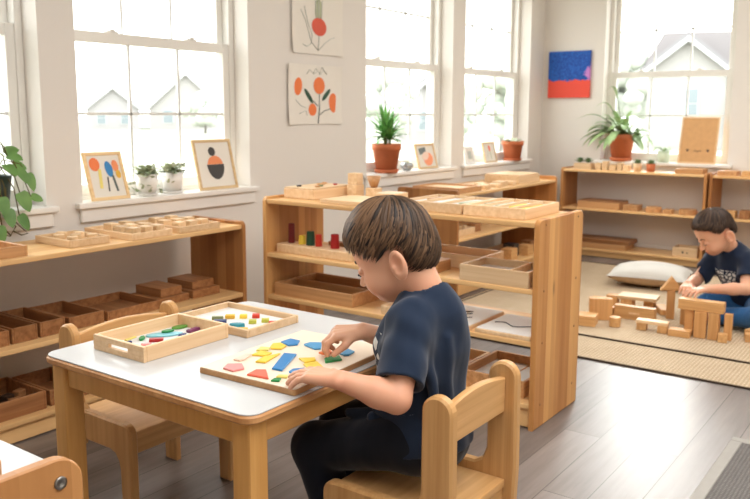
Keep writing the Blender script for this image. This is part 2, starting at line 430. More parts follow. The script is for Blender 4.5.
# ------------------------------------------------------------------ outside
GZ = -.42
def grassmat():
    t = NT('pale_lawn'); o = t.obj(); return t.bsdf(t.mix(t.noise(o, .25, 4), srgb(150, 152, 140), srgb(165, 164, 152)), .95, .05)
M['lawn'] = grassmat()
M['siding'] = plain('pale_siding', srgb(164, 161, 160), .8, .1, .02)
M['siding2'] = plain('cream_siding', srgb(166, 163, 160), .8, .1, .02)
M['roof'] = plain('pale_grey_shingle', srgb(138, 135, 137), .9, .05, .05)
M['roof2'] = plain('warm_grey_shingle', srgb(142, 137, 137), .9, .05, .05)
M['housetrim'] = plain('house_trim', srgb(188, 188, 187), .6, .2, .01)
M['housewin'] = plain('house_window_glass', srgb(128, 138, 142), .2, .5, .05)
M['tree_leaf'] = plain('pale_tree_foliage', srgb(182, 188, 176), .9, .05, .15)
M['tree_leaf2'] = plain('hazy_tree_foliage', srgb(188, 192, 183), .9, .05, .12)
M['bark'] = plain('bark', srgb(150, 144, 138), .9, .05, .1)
m = MB(); m.box((CX + .3, -60, GZ - .3), (140, 140, GZ), 0); m.box((-60, .3, GZ - .3), (CX + .3, 140, GZ), 0)
struct(m.build('ground_outside', 'lawn'))
def house(label, x, y, ang, w, d, eave, peak, wins=(), mat='siding', roof='roof', porch=None):
    """gable faces local -Y"""
    r = thing('house', label, 'house', (x, y, GZ), ang, 'houses outside the windows')
    e, p = eave - GZ, peak - GZ
    MB().prism([(-w / 2, 0), (w / 2, 0), (w / 2, e), (0, p), (-w / 2, e)], 0, d, 'Y').build('wall', mat, r)
    m = MB(); o = .35; k = (p - e) / (w / 2)
    for s in (-1, 1):
        m.prism([(0, p + .05), (s * (w / 2 + o), e - k * o + .05), (s * (w / 2 + o), e - k * o + .22), (0, p + .24)], -o, d + o, 'Y')
    m.build('roof', roof, r)
    m = MB()
    for s in (-1, 1):
        m.prism([(0, p + .04), (s * (w / 2 + o), e - k * o + .04), (s * (w / 2 + o), e - k * o - .16), (0, p - .2)], -o - .05, -o + .02, 'Y')
    m.build('gable_trim', 'housetrim', r)
    for (a, b, ww, hh) in wins:
        f = MB(); f.box((a - ww / 2 - .08, -.06, b - .08), (a + ww / 2 + .08, 0.02, b + hh + .08), .01); f = f.build('house_window', 'housetrim', r)
        MB().box((a - ww / 2, -.09, b), (a + ww / 2, -.05, b + hh * .48), .005).box((a - ww / 2, -.09, b + hh * .52), (a + ww / 2, -.05, b + hh), .005).build('house_window_pane', 'housewin', f)
    return r
def aim(x, y): return math.atan2(y + 2.75, x) - PI / 2       # gable turned to the classroom
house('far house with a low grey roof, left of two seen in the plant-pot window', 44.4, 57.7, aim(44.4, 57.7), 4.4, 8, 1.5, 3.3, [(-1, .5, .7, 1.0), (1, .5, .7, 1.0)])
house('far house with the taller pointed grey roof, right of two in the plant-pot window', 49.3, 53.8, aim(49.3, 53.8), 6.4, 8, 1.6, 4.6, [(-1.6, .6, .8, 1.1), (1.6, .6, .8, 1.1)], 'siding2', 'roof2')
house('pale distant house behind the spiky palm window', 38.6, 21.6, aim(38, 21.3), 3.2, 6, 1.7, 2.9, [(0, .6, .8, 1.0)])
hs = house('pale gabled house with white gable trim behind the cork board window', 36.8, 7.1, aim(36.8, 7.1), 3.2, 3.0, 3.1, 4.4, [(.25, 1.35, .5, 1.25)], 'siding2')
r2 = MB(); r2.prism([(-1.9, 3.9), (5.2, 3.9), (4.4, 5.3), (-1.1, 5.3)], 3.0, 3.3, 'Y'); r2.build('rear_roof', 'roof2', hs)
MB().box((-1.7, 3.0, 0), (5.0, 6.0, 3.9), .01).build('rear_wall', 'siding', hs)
def tree(label, x, y, h, r, mat='tree_leaf', seed=1):
    t = thing('tree', label, 'tree', (x, y, GZ), 0, 'trees outside the windows')
    q = random.Random(seed)
    MB().tube([(0, 0, 0), (.03 * r, 0, h * .3), (0, .04 * r, h * .62)], .09 * r, 8, taper=.6).build('trunk', 'bark', t)
    m = MB()
    for i in range(46):
        a, z, rr = q.random() * 2 * PI, q.random(), q.random() ** .6
        prof = math.sin(PI * (.15 + .8 * z)) * r
        m.ball((prof * rr * math.cos(a), prof * rr * math.sin(a), h * (.3 + .64 * z)), r * (.22 + .16 * q.random()), 2, (1, 1, .8 + .3 * q.random()))
    m.build('crown', mat, t)
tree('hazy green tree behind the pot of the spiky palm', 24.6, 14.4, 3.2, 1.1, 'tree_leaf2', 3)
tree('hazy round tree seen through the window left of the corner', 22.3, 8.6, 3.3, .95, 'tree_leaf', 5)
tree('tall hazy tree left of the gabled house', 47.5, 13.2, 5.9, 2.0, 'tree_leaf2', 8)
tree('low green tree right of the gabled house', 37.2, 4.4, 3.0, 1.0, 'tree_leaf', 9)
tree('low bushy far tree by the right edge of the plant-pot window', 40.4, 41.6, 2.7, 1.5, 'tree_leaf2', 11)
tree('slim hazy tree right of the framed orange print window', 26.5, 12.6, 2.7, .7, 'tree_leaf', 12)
# ------------------------------------------------------------------ furniture
def shelf_unit(label, W, D, H, boards, loc, rotz, panel='panel', top_drop=.012, lip=0, kick=True, t=.020, bt=.018, group='open pine shelf units'):
    """front faces local -Y, width along +X"""
    r = thing('shelf_unit', label, 'shelf', loc, rotz, group)
    for k, x in enumerate((0, W - t)):
        m = MB(); m.prism(rrect(0, D, 0, H, .022, 5, (0, 0, 1, 1)), x, x + t, 'X', bev=.003); p = m.build('side_panel', panel, r)
        for z in [b - bt / 2 for b in boards] + [H - top_drop - bt / 2]:
            for yy in (.05, D - .05):
                xx = x - .0012 if k == 0 else x + t - .0008
                s = MB(); s.lathe([(0, 0), (.0042, 0), (.0042, .002), (0, .002)], 10, Matrix.Translation((xx, yy, z)) @ Matrix.Rotation(PI / 2, 4, 'Y'))
                s.build('screw_cap', 'tray_brown', p)
    for z in list(boards) + [H - top_drop]:
        m = MB(); m.box((t, .004, z - bt), (W - t, D - .004, z), .004, seg=2); m.build('shelf_board', 'board', r)
    if kick:
        m = MB(); m.box((t, .016, .004), (W - t, .034, boards[-1] - bt), .002); m.build('kick_board', 'board', r)
    return r
CF, LF, BF, AF = 2.411, -.384, 5.792, -.47     # front faces of the units
shelf_unit('tall pine shelf unit in the middle of the room behind the seated boy', 1.2386, .377, .720, [.486, .3075, .090], (CF, -.434, 0), -PI / 2, 'panel', .010)
shelf_unit('long low pine shelf under the plant-pot window, left of the room', 1.45, .326, .618, [.318, .078], (.916, LF, 0), 0, 'panel_dark', .014)
shelf_unit('low pine shelf below the cork board and the big leafy plant', 1.061, .30, .664, [.365, .064], (BF, -.315, 0), -PI / 2, 'panel_dark', .010)
shelf_unit('low pine shelf at the far right behind the boy on the rug', 1.06, .30, .664, [.365, .064], (BF, -1.392, 0), -PI / 2, 'panel_dark', .010)
shelf_unit('low pine shelf under the two far windows, partly behind the tall shelf', 1.40, .42, .630, [.345, .105], (3.97, AF, 0), 0, 'panel_dark', .026)

# white topped table
tx0, tx1, ty0, ty1 = 1.022, 1.706, -1.728, -1.045
T = thing('activity_table', 'low square children\'s table with white top and honey wood legs', 'table', ((tx0 + tx1) / 2, (ty0 + ty1) / 2, 0))
hx, hy = (tx1 - tx0) / 2, (ty1 - ty0) / 2
MB().prism(rrect(-hx, hx, -hy, hy, .035, 8), .479, .4965, 'Z', bev=.004).build('tabletop', 'table_rim', T)
MB().prism(rrect(-hx + .003, hx - .003, -hy + .003, hy - .003, .033, 8), .4966, .5, 'Z', bev=.001).build('laminate_top', 'laminate', T)
for sx in (-1, 1):
    for sy in (-1, 1):
        m = MB(); cx, cy = sx * (hx - .042), sy * (hy - .042); m.box((cx - .025, cy - .025, 0), (cx + .025, cy + .025, .4785), .006, seg=2); m.build('leg', 'table_leg', T)
for s in (-1, 1):
    m = MB(); m.box((-hx + .068, s * (hy - .034) - .009, .425), (hx - .068, s * (hy - .034) + .009, .4785), .002); m.build('apron', 'table_rail', T)
    m = MB(); m.box((s * (hx - .034) - .009, -hy + .068, .425), (s * (hx - .034) + .009, hy - .068, .4785), .002); m.build('apron', 'table_leg', T)

def chair(label, loc, rotz, top=.515, ow=.168, fr=.142):
    """faces local +Y; side frames are cut from board"""
    r = thing('child_chair', label, 'chair', loc, rotz, 'wooden children\'s chairs')
    t = .026
    for s in (-1, 1):
        xa, xb = (ow - t, ow) if s > 0 else (-ow, -ow + t)
        p = [(-.151 + .035 * math.cos(a), top - .035 + .035 * math.sin(a)) for a in [PI * i / 12 for i in range(13)]]
        rear = [(-.188, .28), (-.176, .0)]; foot = [(-.128, .0), (-.128, .13)]
        inner = [(-.126 + .03 * math.sin(a), .165 + .03 * (1 - math.cos(a))) for a in [0, .4, .8, 1.2, PI / 2]]
        arch = [(fr - .087, .195), (fr - .064, .188), (fr - .052, .172), (fr - .047, .15), (fr - .044, .0), (fr, .0)]
        front = [(fr, .235)] + [(fr - .030 + .030 * math.cos(a), .246 + .030 * math.sin(a)) for a in [PI / 2 * i / 5 for i in range(6)]]
        seatline = [(-.085, .277), (-.105, .288), (-.115, .315)]
        MB().prism(p + rear + foot + inner + arch + front + seatline, xa, xb, 'X', bev=.005).build('side_frame', 'chair', r)
    m = MB(); m.box((-ow + t, -.165, .234), (ow - t, fr - .006, .254), .004, seg=2); m.build('seat', 'chair_x', r)
    n = 12; h = top - .034
    tp = [(-(ow - t) + 2 * (ow - t) * i / n, h + .016 * math.sin(PI * i / n)) for i in range(n + 1)]
    m = MB(); m.prism([(ow - t, h - .078), (-(ow - t), h - .078)] + tp, -.160, -.143, 'Y', bev=.003); m.build('backrest', 'chair_x', r)
    m = MB(); m.box((-ow + t, fr - .030, .19), (ow - t, fr - .014, .234), .003); m.build('front_rail', 'chair_x', r)
    m = MB(); m.box((-ow + t, -.160, .19), (ow - t, -.146, .234), .003); m.build('rear_rail', 'chair_x', r)
    return r
chair('birch chair the seated boy sits on, backrest toward the viewer', (1.424, -1.830, 0), 0, .522, .152, .136)
chair('empty birch chair pushed in at the far side of the white table', (1.388, -1.012, 0), PI, .500, .182, .108)

# near corner unit, cut off by the picture's edge
r = thing('low_cabinet', 'low white-topped cabinet with rounded wooden end panel and a bolt, nearest the viewer', 'cabinet', (0, -1.62, 0))
m = MB(); m.prism(rrect(.1, .742, 0, .508, .05, 8, (0, 0, 1, 1)), 0, .022, 'Y', bev=.003); p = m.build('end_panel', wood('end_panel_wood', srgb(168, 112, 62), srgb(206, 150, 94), 'Z', 'X', .09, .4), r)
b = MB(); b.lathe([(0, 0), (.011, 0), (.011, .003), (.006, .0035), (.005, .002), (0, .002)], 20, Matrix.Translation((.699, 0, .467)) @ Matrix.Rotation(PI / 2, 4, 'X')); b.build('bolt', 'steel', p)
m = MB(); m.box((.1, .0225, .462), (.722, .48, .48), .003); m.build('cabinet_top', 'laminate', r)
m = MB(); m.prism(rrect(.1, .742, 0, .508, .05, 8, (0, 0, 1, 1)), .48, .502, 'Y', bev=.003); m.build('end_panel', 'panel', r)
m = MB(); m.box((.1, .0225, .1), (.70, .48, .118), .003); m.build('cabinet_shelf', 'board', r)
o = MB().box((-.03, -.022, 0), (.03, .022, .03), .003).build('wooden_block', 'tray_warm', loc=(.612, -1.530, .4805)); tag(o, 'small wooden block on the white cabinet top nearest the viewer', 'block')

# rugs and mat on the floor
def slab(name, label, cat, x0, x1, y0, y1, z0, z1, mat, edge, e=.012):
    r = MB().box((x0 + e, y0 + e, z0), (x1 - e, y1 - e, z1), .002).build(name, mat)
    tag(r, label, cat)
    m = MB()
    for a, b in (((x0, y0, z0), (x0 + e, y1, z1 + .001)), ((x1 - e, y0, z0), (x1, y1, z1 + .001)), ((x0 + e, y0, z0), (x1 - e, y0 + e, z1 + .001)), ((x0 + e, y1 - e, z0), (x1 - e, y1, z1 + .001))): m.box(a, b, .002)
    m.build('binding', edge, r); return r
slab('jute_rug', 'large tan jute rug lying on the plank floor under a smaller rug', 'rug', 3.30, 5.56, -3.4, -.50, .0005, .006, 'rug', 'rug_edge')
slab('jute_rug', 'smaller tan jute rug laid on the larger one, blocks on it', 'rug', 3.635, 5.52, -3.3, -.54, .0065, .012, 'rug', 'rug_edge')
slab('floor_mat', 'grey woven mat with pale border on the floor at the near right', 'mat', 1.3, 2.752, -3.4, -2.232, .0005, .008, 'mat', 'mat_edge', .035)
# ------------------------------------------------------------------ people: smooth-blended distance fields meshed with surface nets
V = lambda *a: np.array(a, float)
def nrm(v): return v / np.linalg.norm(v)
class Field:
    def __init__(s, lo, hi, h):
        s.lo = np.array(lo, float); s.h = h; s.n = np.ceil((np.array(hi) - s.lo) / h).astype(int) + 1
        s.F = np.full(tuple(s.n), .06, np.float32)
    def _win(s, lo, hi):
        a = np.clip(np.floor((np.minimum(lo, hi) - s.lo) / s.h).astype(int), 0, s.n); b = np.clip(np.ceil((np.maximum(lo, hi) - s.lo) / s.h).astype(int) + 1, 0, s.n)
        sl = tuple(slice(i, j) for i, j in zip(a, b))
        if any(j <= i for i, j in zip(a, b)): return None, None
        ax = [s.lo[i] + s.h * np.arange(a[i], b[i], dtype=np.float32) for i in range(3)]
        return sl, (ax[0][:, None, None].astype(np.float32), ax[1][None, :, None].astype(np.float32), ax[2][None, None, :].astype(np.float32))
    def _put(s, sl, d, k, sub):
        f = s.F[sl]
        if sub:
            d = -d
            if k > 0:
                hh = np.maximum(k - np.abs(f - d), 0) / k; s.F[sl] = np.maximum(f, d) + hh * hh * k * .25
            else: s.F[sl] = np.maximum(f, d)
        else:
            if k > 0:
                hh = np.maximum(k - np.abs(f - d), 0) / k; s.F[sl] = np.minimum(f, d) - hh * hh * k * .25
            else: s.F[sl] = np.minimum(f, d)
    def cone(s, a, b, r1, r2, k=.01, sub=False):
        a, b = np.array(a, float), np.array(b, float); pad = max(r1, r2) + k + .012
        sl, g = s._win(np.minimum(a, b) - pad, np.maximum(a, b) + pad)
        if sl is None: return s
        ab = b - a; L = max(1e-9, ab @ ab)
        t = np.clip(((g[0] - a[0]) * ab[0] + (g[1] - a[1]) * ab[1] + (g[2] - a[2]) * ab[2]) / L, 0, 1)
        d = np.sqrt((g[0] - a[0] - t * ab[0]) ** 2 + (g[1] - a[1] - t * ab[1]) ** 2 + (g[2] - a[2] - t * ab[2]) ** 2) - (r1 + (r2 - r1) * t)
        s._put(sl, d.astype(np.float32), k, sub); return s
    def ell(s, c, r, ax=None, k=.01, sub=False):
        """ellipsoid, radii r along the rows of ax"""
        c = np.array(c, float); r = np.array(r, float); ax = np.eye(3) if ax is None else np.array(ax)
        pad = np.abs(ax.T) @ r + k + .012
        sl, g = s._win(c - pad, c + pad)
        if sl is None: return s
        q = [ax[i][0] * (g[0] - c[0]) + ax[i][1] * (g[1] - c[1]) + ax[i][2] * (g[2] - c[2]) for i in range(3)]
        k0 = np.sqrt(sum((q[i] / r[i]) ** 2 for i in range(3))); k1 = np.sqrt(sum((q[i] / r[i] ** 2) ** 2 for i in range(3))) + 1e-9
        s._put(sl, (k0 * (k0 - 1) / k1).astype(np.float32), k, sub); return s
    def grid(s):
        return [(s.lo[i] + s.h * np.arange(s.n[i], dtype=np.float32)).reshape([-1 if j == i else 1 for j in range(3)]) for i in range(3)]
    def cut(s, p, n, k=0):
        """keep the side the normal n points away from"""
        g = s.grid(); n = nrm(np.array(n, float))
        d = (g[0] - p[0]) * n[0] + (g[1] - p[1]) * n[1] + (g[2] - p[2]) * n[2]
        s.F = np.maximum(s.F, d.astype(np.float32)); return s
    def mesh(s, name, mat, parent=None):
        F = s.F; ins = F < 0
        cnt = sum(ins[i:F.shape[0] - 1 + i, j:F.shape[1] - 1 + j, k:F.shape[2] - 1 + k].astype(np.uint8) for i in (0, 1) for j in (0, 1) for k in (0, 1))
        cell = np.argwhere((cnt > 0) & (cnt < 8)); idx = np.full(cnt.shape, -1, np.int32); idx[tuple(cell.T)] = np.arange(len(cell))
        co = [(i, j, k) for i in (0, 1) for j in (0, 1) for k in (0, 1)]
        val = np.stack([F[cell[:, 0] + i, cell[:, 1] + j, cell[:, 2] + k] for i, j, k in co], 1)
        acc = np.zeros((len(cell), 3)); num = np.zeros(len(cell))
        for a in range(8):
            for b in range(a + 1, 8):
                if sum(x != y for x, y in zip(co[a], co[b])) != 1: continue
                va, vb = val[:, a], val[:, b]; m = (va < 0) != (vb < 0)
                t = np.where(m, va / np.where(m, va - vb, 1), 0)
                p = np.array(co[a])[None] + t[:, None] * (np.array(co[b]) - np.array(co[a]))[None]
                acc += np.where(m[:, None], p, 0); num += m
        vert = s.lo + s.h * (cell + acc / num[:, None])
        quads = []
        for ax in range(3):
            A = [slice(None)] * 3; B = [slice(None)] * 3; A[ax] = slice(0, -1); B[ax] = slice(1, None)
            ia, ib = ins[tuple(A)], ins[tuple(B)]; e = np.argwhere(ia != ib)
            o1, o2 = [(1, 2), (2, 0), (0, 1)][ax]
            e = e[(e[:, o1] > 0) & (e[:, o2] > 0) & (e[:, o1] < F.shape[o1] - 1) & (e[:, o2] < F.shape[o2] - 1)]
            flip = ia[tuple(e.T)]
            def id_(d1, d2):
                q = e.copy(); q[:, o1] += d1; q[:, o2] += d2; return idx[tuple(q.T)]
            q = np.stack([id_(-1, -1), id_(0, -1), id_(0, 0), id_(-1, 0)], 1)
            q[~flip] = q[~flip][:, ::-1]; quads.append(q)
        q = np.concatenate(quads); q = q[(q >= 0).all(1)]
        me = bpy.data.meshes.new(name); me.vertices.add(len(vert)); me.vertices.foreach_set('co', vert.astype(np.float32).ravel())
        me.loops.add(4 * len(q)); me.loops.foreach_set('vertex_index', q.astype(np.int32).ravel())
        me.polygons.add(len(q)); me.polygons.foreach_set('loop_start', np.arange(0, 4 * len(q), 4, dtype=np.int32)); me.polygons.foreach_set('loop_total', np.full(len(q), 4, np.int32))
        me.polygons.foreach_set('use_smooth', np.ones(len(q), bool)); me.update(calc_edges=True); me.validate()
        me.materials.append(M[mat] if isinstance(mat, str) else mat)
        o = bpy.data.objects.new(name, me); C.objects.link(o)
        if parent is not None: o.parent = parent
        return o

def hand(S, w, d, n, t, L, curl, fan=7, thumb=(.5, .8, .35), k=.008):
    """w wrist, d toward the fingers, n out of the palm, t toward the thumb side; curl: bends (deg) of each finger"""
    d, n, t = nrm(d), nrm(n), nrm(t)
    base = [(.50, .20), (.53, .07), (.51, -.065), (.46, -.19)]; ln = [.40, .45, .41, .33]
    kn = [w + d * L * a + t * L * b - n * L * .01 for a, b in base]
    for p, (a, b) in zip(kn, base):
        S.cone(w + t * L * b * .55, p, L * .095, L * .080, k)
    S.cone(w + d * L * .1 + t * L * .1 + n * L * .03, w + d * L * .3 + t * L * .15 + n * L * .05, L * .09, L * .085, k)
    tips = []
    for i, p in enumerate(kn):
        f = math.radians(fan * (1.4 - i)); dd = nrm(d * math.cos(f) + t * math.sin(f)); a = 0; r = L * (.066, .067, .064, .056)[i]
        for j, (fr, bend) in enumerate(zip((.46, .31, .25), curl[i])):
            a += math.radians(bend); q = p + (dd * math.cos(a) + n * math.sin(a)) * L * ln[i] * fr
            S.cone(p, q, r, r * .90, .0022 if j else .004); p = q; r *= .90
        tips.append(p)
    p = w + d * L * .17 + t * L * .16; r = L * .085
    a, b, c = thumb; q = p + nrm(d * a + t * b + n * c) * L * .27; S.cone(p, q, r, r * .82, .006)
    u = q + nrm(d * (a + .45) + t * b * .25 + n * (c + .25)) * L * .25; S.cone(q, u, r * .82, r * .66, .003)
    return tips + [u]

def head(S, c, f, u, s=1.0):
    """c centre of the skull, f facing, u up"""
    f = nrm(f); u = nrm(u - f * (u @ f)); l = np.cross(u, f); ax = np.array([f, l, u])
    P = lambda a, b, z: c + s * (f * a + l * b + u * z)
    S.ell(P(-.004, 0, .022), s * V(.088, .073, .080), ax, .0)
    S.ell(P(.020, 0, -.030), s * V(.064, .060, .072), ax, .02 * s)
    S.ell(P(.052, 0, -.078), s * V(.026, .028, .022), ax, .022 * s)          # chin
    for b in (-1, 1):
        S.ell(P(.048, b * .032, -.050), s * V(.030, .027, .030), ax, .016 * s)   # cheeks
        S.ell(P(.078, b * .031, -.014), s * V(.015, .017, .011), ax, .008 * s, True)  # eye hollows
        S.ell(P(.071, b * .031, -.0150), s * V(.0118, .0135, .0105), ax, .003 * s)      # lids
    S.cone(P(.078, 0, -.012), P(.097, 0, -.038), .006 * s, .0085 * s, .010 * s)
    for b in (-1, 1): S.ell(P(.087, b * .008, -.041), s * V(.007, .006, .005), ax, .006 * s)
    S.ell(P(.079, 0, -.0615), s * V(.009, .017, .0050), ax, .006 * s)
    S.ell(P(.077, 0, -.0705), s * V(.009, .014, .0055), ax, .006 * s)
    S.ell(P(.090, 0, -.0660), s * V(.012, .017, .0012), ax, .003 * s, True)
    for b in (-1, 1):
        ea = nrm(f * .25 - u * .0 + l * b * 1.0); eu = nrm(u - f * .18); ef = np.cross(eu, ea); eax = np.array([ef, ea, eu])
        q = P(-.024, b * .0765, -.038)
        S.ell(q, s * V(.0205, .0085, .033), eax, .005 * s)
        S.ell(q + ea * .0085 * s + eu * .004 * s, s * V(.0130, .0085, .0215), eax, .0015 * s, True)
        S.ell(q + ea * .002 * s - eu * .004 * s + ef * (.010 * s if (ef @ f) > 0 else -.010 * s), s * V(.005, .006, .007), eax, .003 * s)
    return P, ax

def torso(S, J, g=0.0):
    k = .03
    for (p, r) in J['pelvis']: S.ell(p, V(*r) + g, None, k)
    pts = J['spine']
    for (a, ra), (b, rb) in zip(pts, pts[1:]): S.cone(a, b, ra + g, rb + g, k)
    S.cone(J['shL'], J['shR'], .043 + g, .043 + g, .035)
    for p, r in J.get('chest', []): S.ell(p, V(*r) + g, J.get('cax'), k)

NAPE, NAPER = (-.041, 0, -.020), (.053, .066, .058)
def strands(name, mat, parent, P, ax, n, th_of, R, lenr=(.5, 1.1), wid=.0042, seed=1, crown=(-.035, .0), swirl=.35, lift=.004, jit=.10):
    """tapered locks lying over the skull from the crown to the hairline th_of(phi)"""
    q = random.Random(seed); m = MB(); tones = []
    f, l, u = ax
    cz = nrm(u * 1.0 + f * crown[0] * 12); cf = nrm(f - cz * (f @ cz)); cl = np.cross(cz, cf)
    base = P(-.004, 0, .022)
    def pt(th, ph, off):
        d = cz * math.cos(th) + (cf * math.cos(ph) + cl * math.sin(ph)) * math.sin(th)
        k = 1 / math.sqrt(((d @ f) / R[0]) ** 2 + ((d @ l) / R[1]) ** 2 + ((d @ u) / R[2]) ** 2)
        o2 = base - P(*NAPE); r2 = np.array(NAPER) * (R[0] / .0985)
        A = sum(((d @ v) / r) ** 2 for v, r in zip((f, l, u), r2)); B_ = sum((d @ v) * (o2 @ v) / r ** 2 for v, r in zip((f, l, u), r2)); C_ = sum(((o2 @ v) / r) ** 2 for v, r in zip((f, l, u), r2)) - 1
        D_ = B_ * B_ - A * C_
        if D_ > 0:
            k2 = (-B_ + math.sqrt(D_)) / A; hh = max(.03 - abs(k - k2), 0) / .03; k = max(k, k2) + hh * hh * .0075
        return base + d * (k + off)
    for i in range(n):
        ph = q.random() * 2 * PI; tm = th_of(ph); t1 = tm * (1 + q.uniform(-jit, jit * .6)); t0 = max(.03, t1 - q.uniform(*lenr)) if q.random() < .8 else q.uniform(.02, .3)
        sw = swirl * q.uniform(.5, 1.2); tone = min(1, max(0, q.gauss(.38, .24) * (.55 + .45 * (1 + math.cos(ph)) / 2))); k = 9; pts = []
        lf = q.uniform(.1, 1.0) * lift; wv = q.uniform(-.06, .06)
        for j in range(k):
            v = j / (k - 1); th = t0 + (t1 - t0) * v
            off = lf * math.sin(PI * min(1, v * 1.02)) + .0006
            pts.append(pt(th, ph + sw * (1 - v) + wv * math.sin(3 * v), off))
        nv = len(m.bm.verts); w0 = wid * q.uniform(.6, 1.25)
        t = bmesh.new(); rows = []
        for j, p in enumerate(pts):
            dd = nrm(pts[min(j + 1, k - 1)] - pts[max(j - 1, 0)]); out = nrm(p - base); sd = np.cross(dd, out)
            v = j / (k - 1); w = w0 * (.55 + .6 * math.sin(PI * min(1, v + .12))) * (1 - v ** 4 * .92)
            rows.append([t.verts.new(p - sd * w - out * w * .35), t.verts.new(p + out * w * .45), t.verts.new(p + sd * w - out * w * .35)])
        for A, B in zip(rows, rows[1:]):
            for j in (0, 1):
                fc = t.faces.new((A[j], B[j], B[j + 1], A[j + 1])); fc.smooth = True
        m._take(t, None, 0); tones += [tone] * (len(m.bm.verts) - nv)
    return m, tones

def finish_hair(cap_obj, m, tones, mat):
    """joins the locks to the cap so hair is one mesh with a tone per lock"""
    me = cap_obj.data; m.bm.verts.ensure_lookup_table()
    a = bmesh.new(); a.from_mesh(me); n0 = len(a.verts)
    vs = [a.verts.new(v.co) for v in m.bm.verts]; m.bm.verts.index_update()
    for f in m.bm.faces:
        nf = a.faces.new([vs[v.index] for v in f.verts]); nf.smooth = True
    a.to_mesh(me); a.free(); m.bm.free()
    at = me.color_attributes.new('tone', 'FLOAT_COLOR', 'POINT')
    t = [.10] * n0 + tones
    at.data.foreach_set('color', np.array([[x, x, x, 1] for x in t], np.float32).ravel())

def face_bits(person, P, ax, s, iris, brow, gaze_down=.35, mouth=True):
    f, l, u = ax
    for b in (-1, 1):
        rot = Matrix((f, l, u)).transposed().to_4x4()
        e = MB(); e.ball(P(.0728, b * .031, -.0155), .0098 * s, 3, (1, 1.15, .9), 0, rot); e = e.build('eye', M['eyewhite'], person)
        i_ = MB(); i_.ball(P(.0818, b * .031, -.0200), .0040 * s, 2, (.5, 1.2, .8), 0, rot); i_.build('iris', iris, e)
        ls = MB()
        pts = [P(.0835 - .004 * abs(v) ** 2, b * (.031 + .0145 * v), -.0165 - .0025 * (1 - v * v)) for v in np.linspace(-1, 1, 9)]
        ls.tube(pts, .0016 * s, 6); ls.build('eyelash', 'ink', e)
        br = MB(); pts = [P(.0850 - .012 * v, b * (.014 + .030 * v), .006 + .006 * math.sin(PI * min(1, v * .8 + .1))) for v in np.linspace(0, 1, 9)]
        br.tube(pts, .0024 * s, 6, taper=.45); br.build('eyebrow', brow, person)
    if mouth:
        mo = MB(); rot = Matrix((f, l, u)).transposed().to_4x4()
        mo.ball(P(.0845, 0, -.0620), .0036 * s, 2, (.8, 3.6, .8), 0, rot); mo.ball(P(.0825, 0, -.0700), .0042 * s, 2, (.8, 3.0, .8), 0, rot)
        mo.build('lips', M['lip'], person)
M['eyewhite'] = plain('eye_white', srgb(226, 220, 214), .25, .5, .01)
M['iris'] = plain('brown_iris', srgb(52, 34, 24), .2, .5, .05)
M['lip'] = plain('lip_rose', srgb(196, 118, 104), .45, .4, .05)

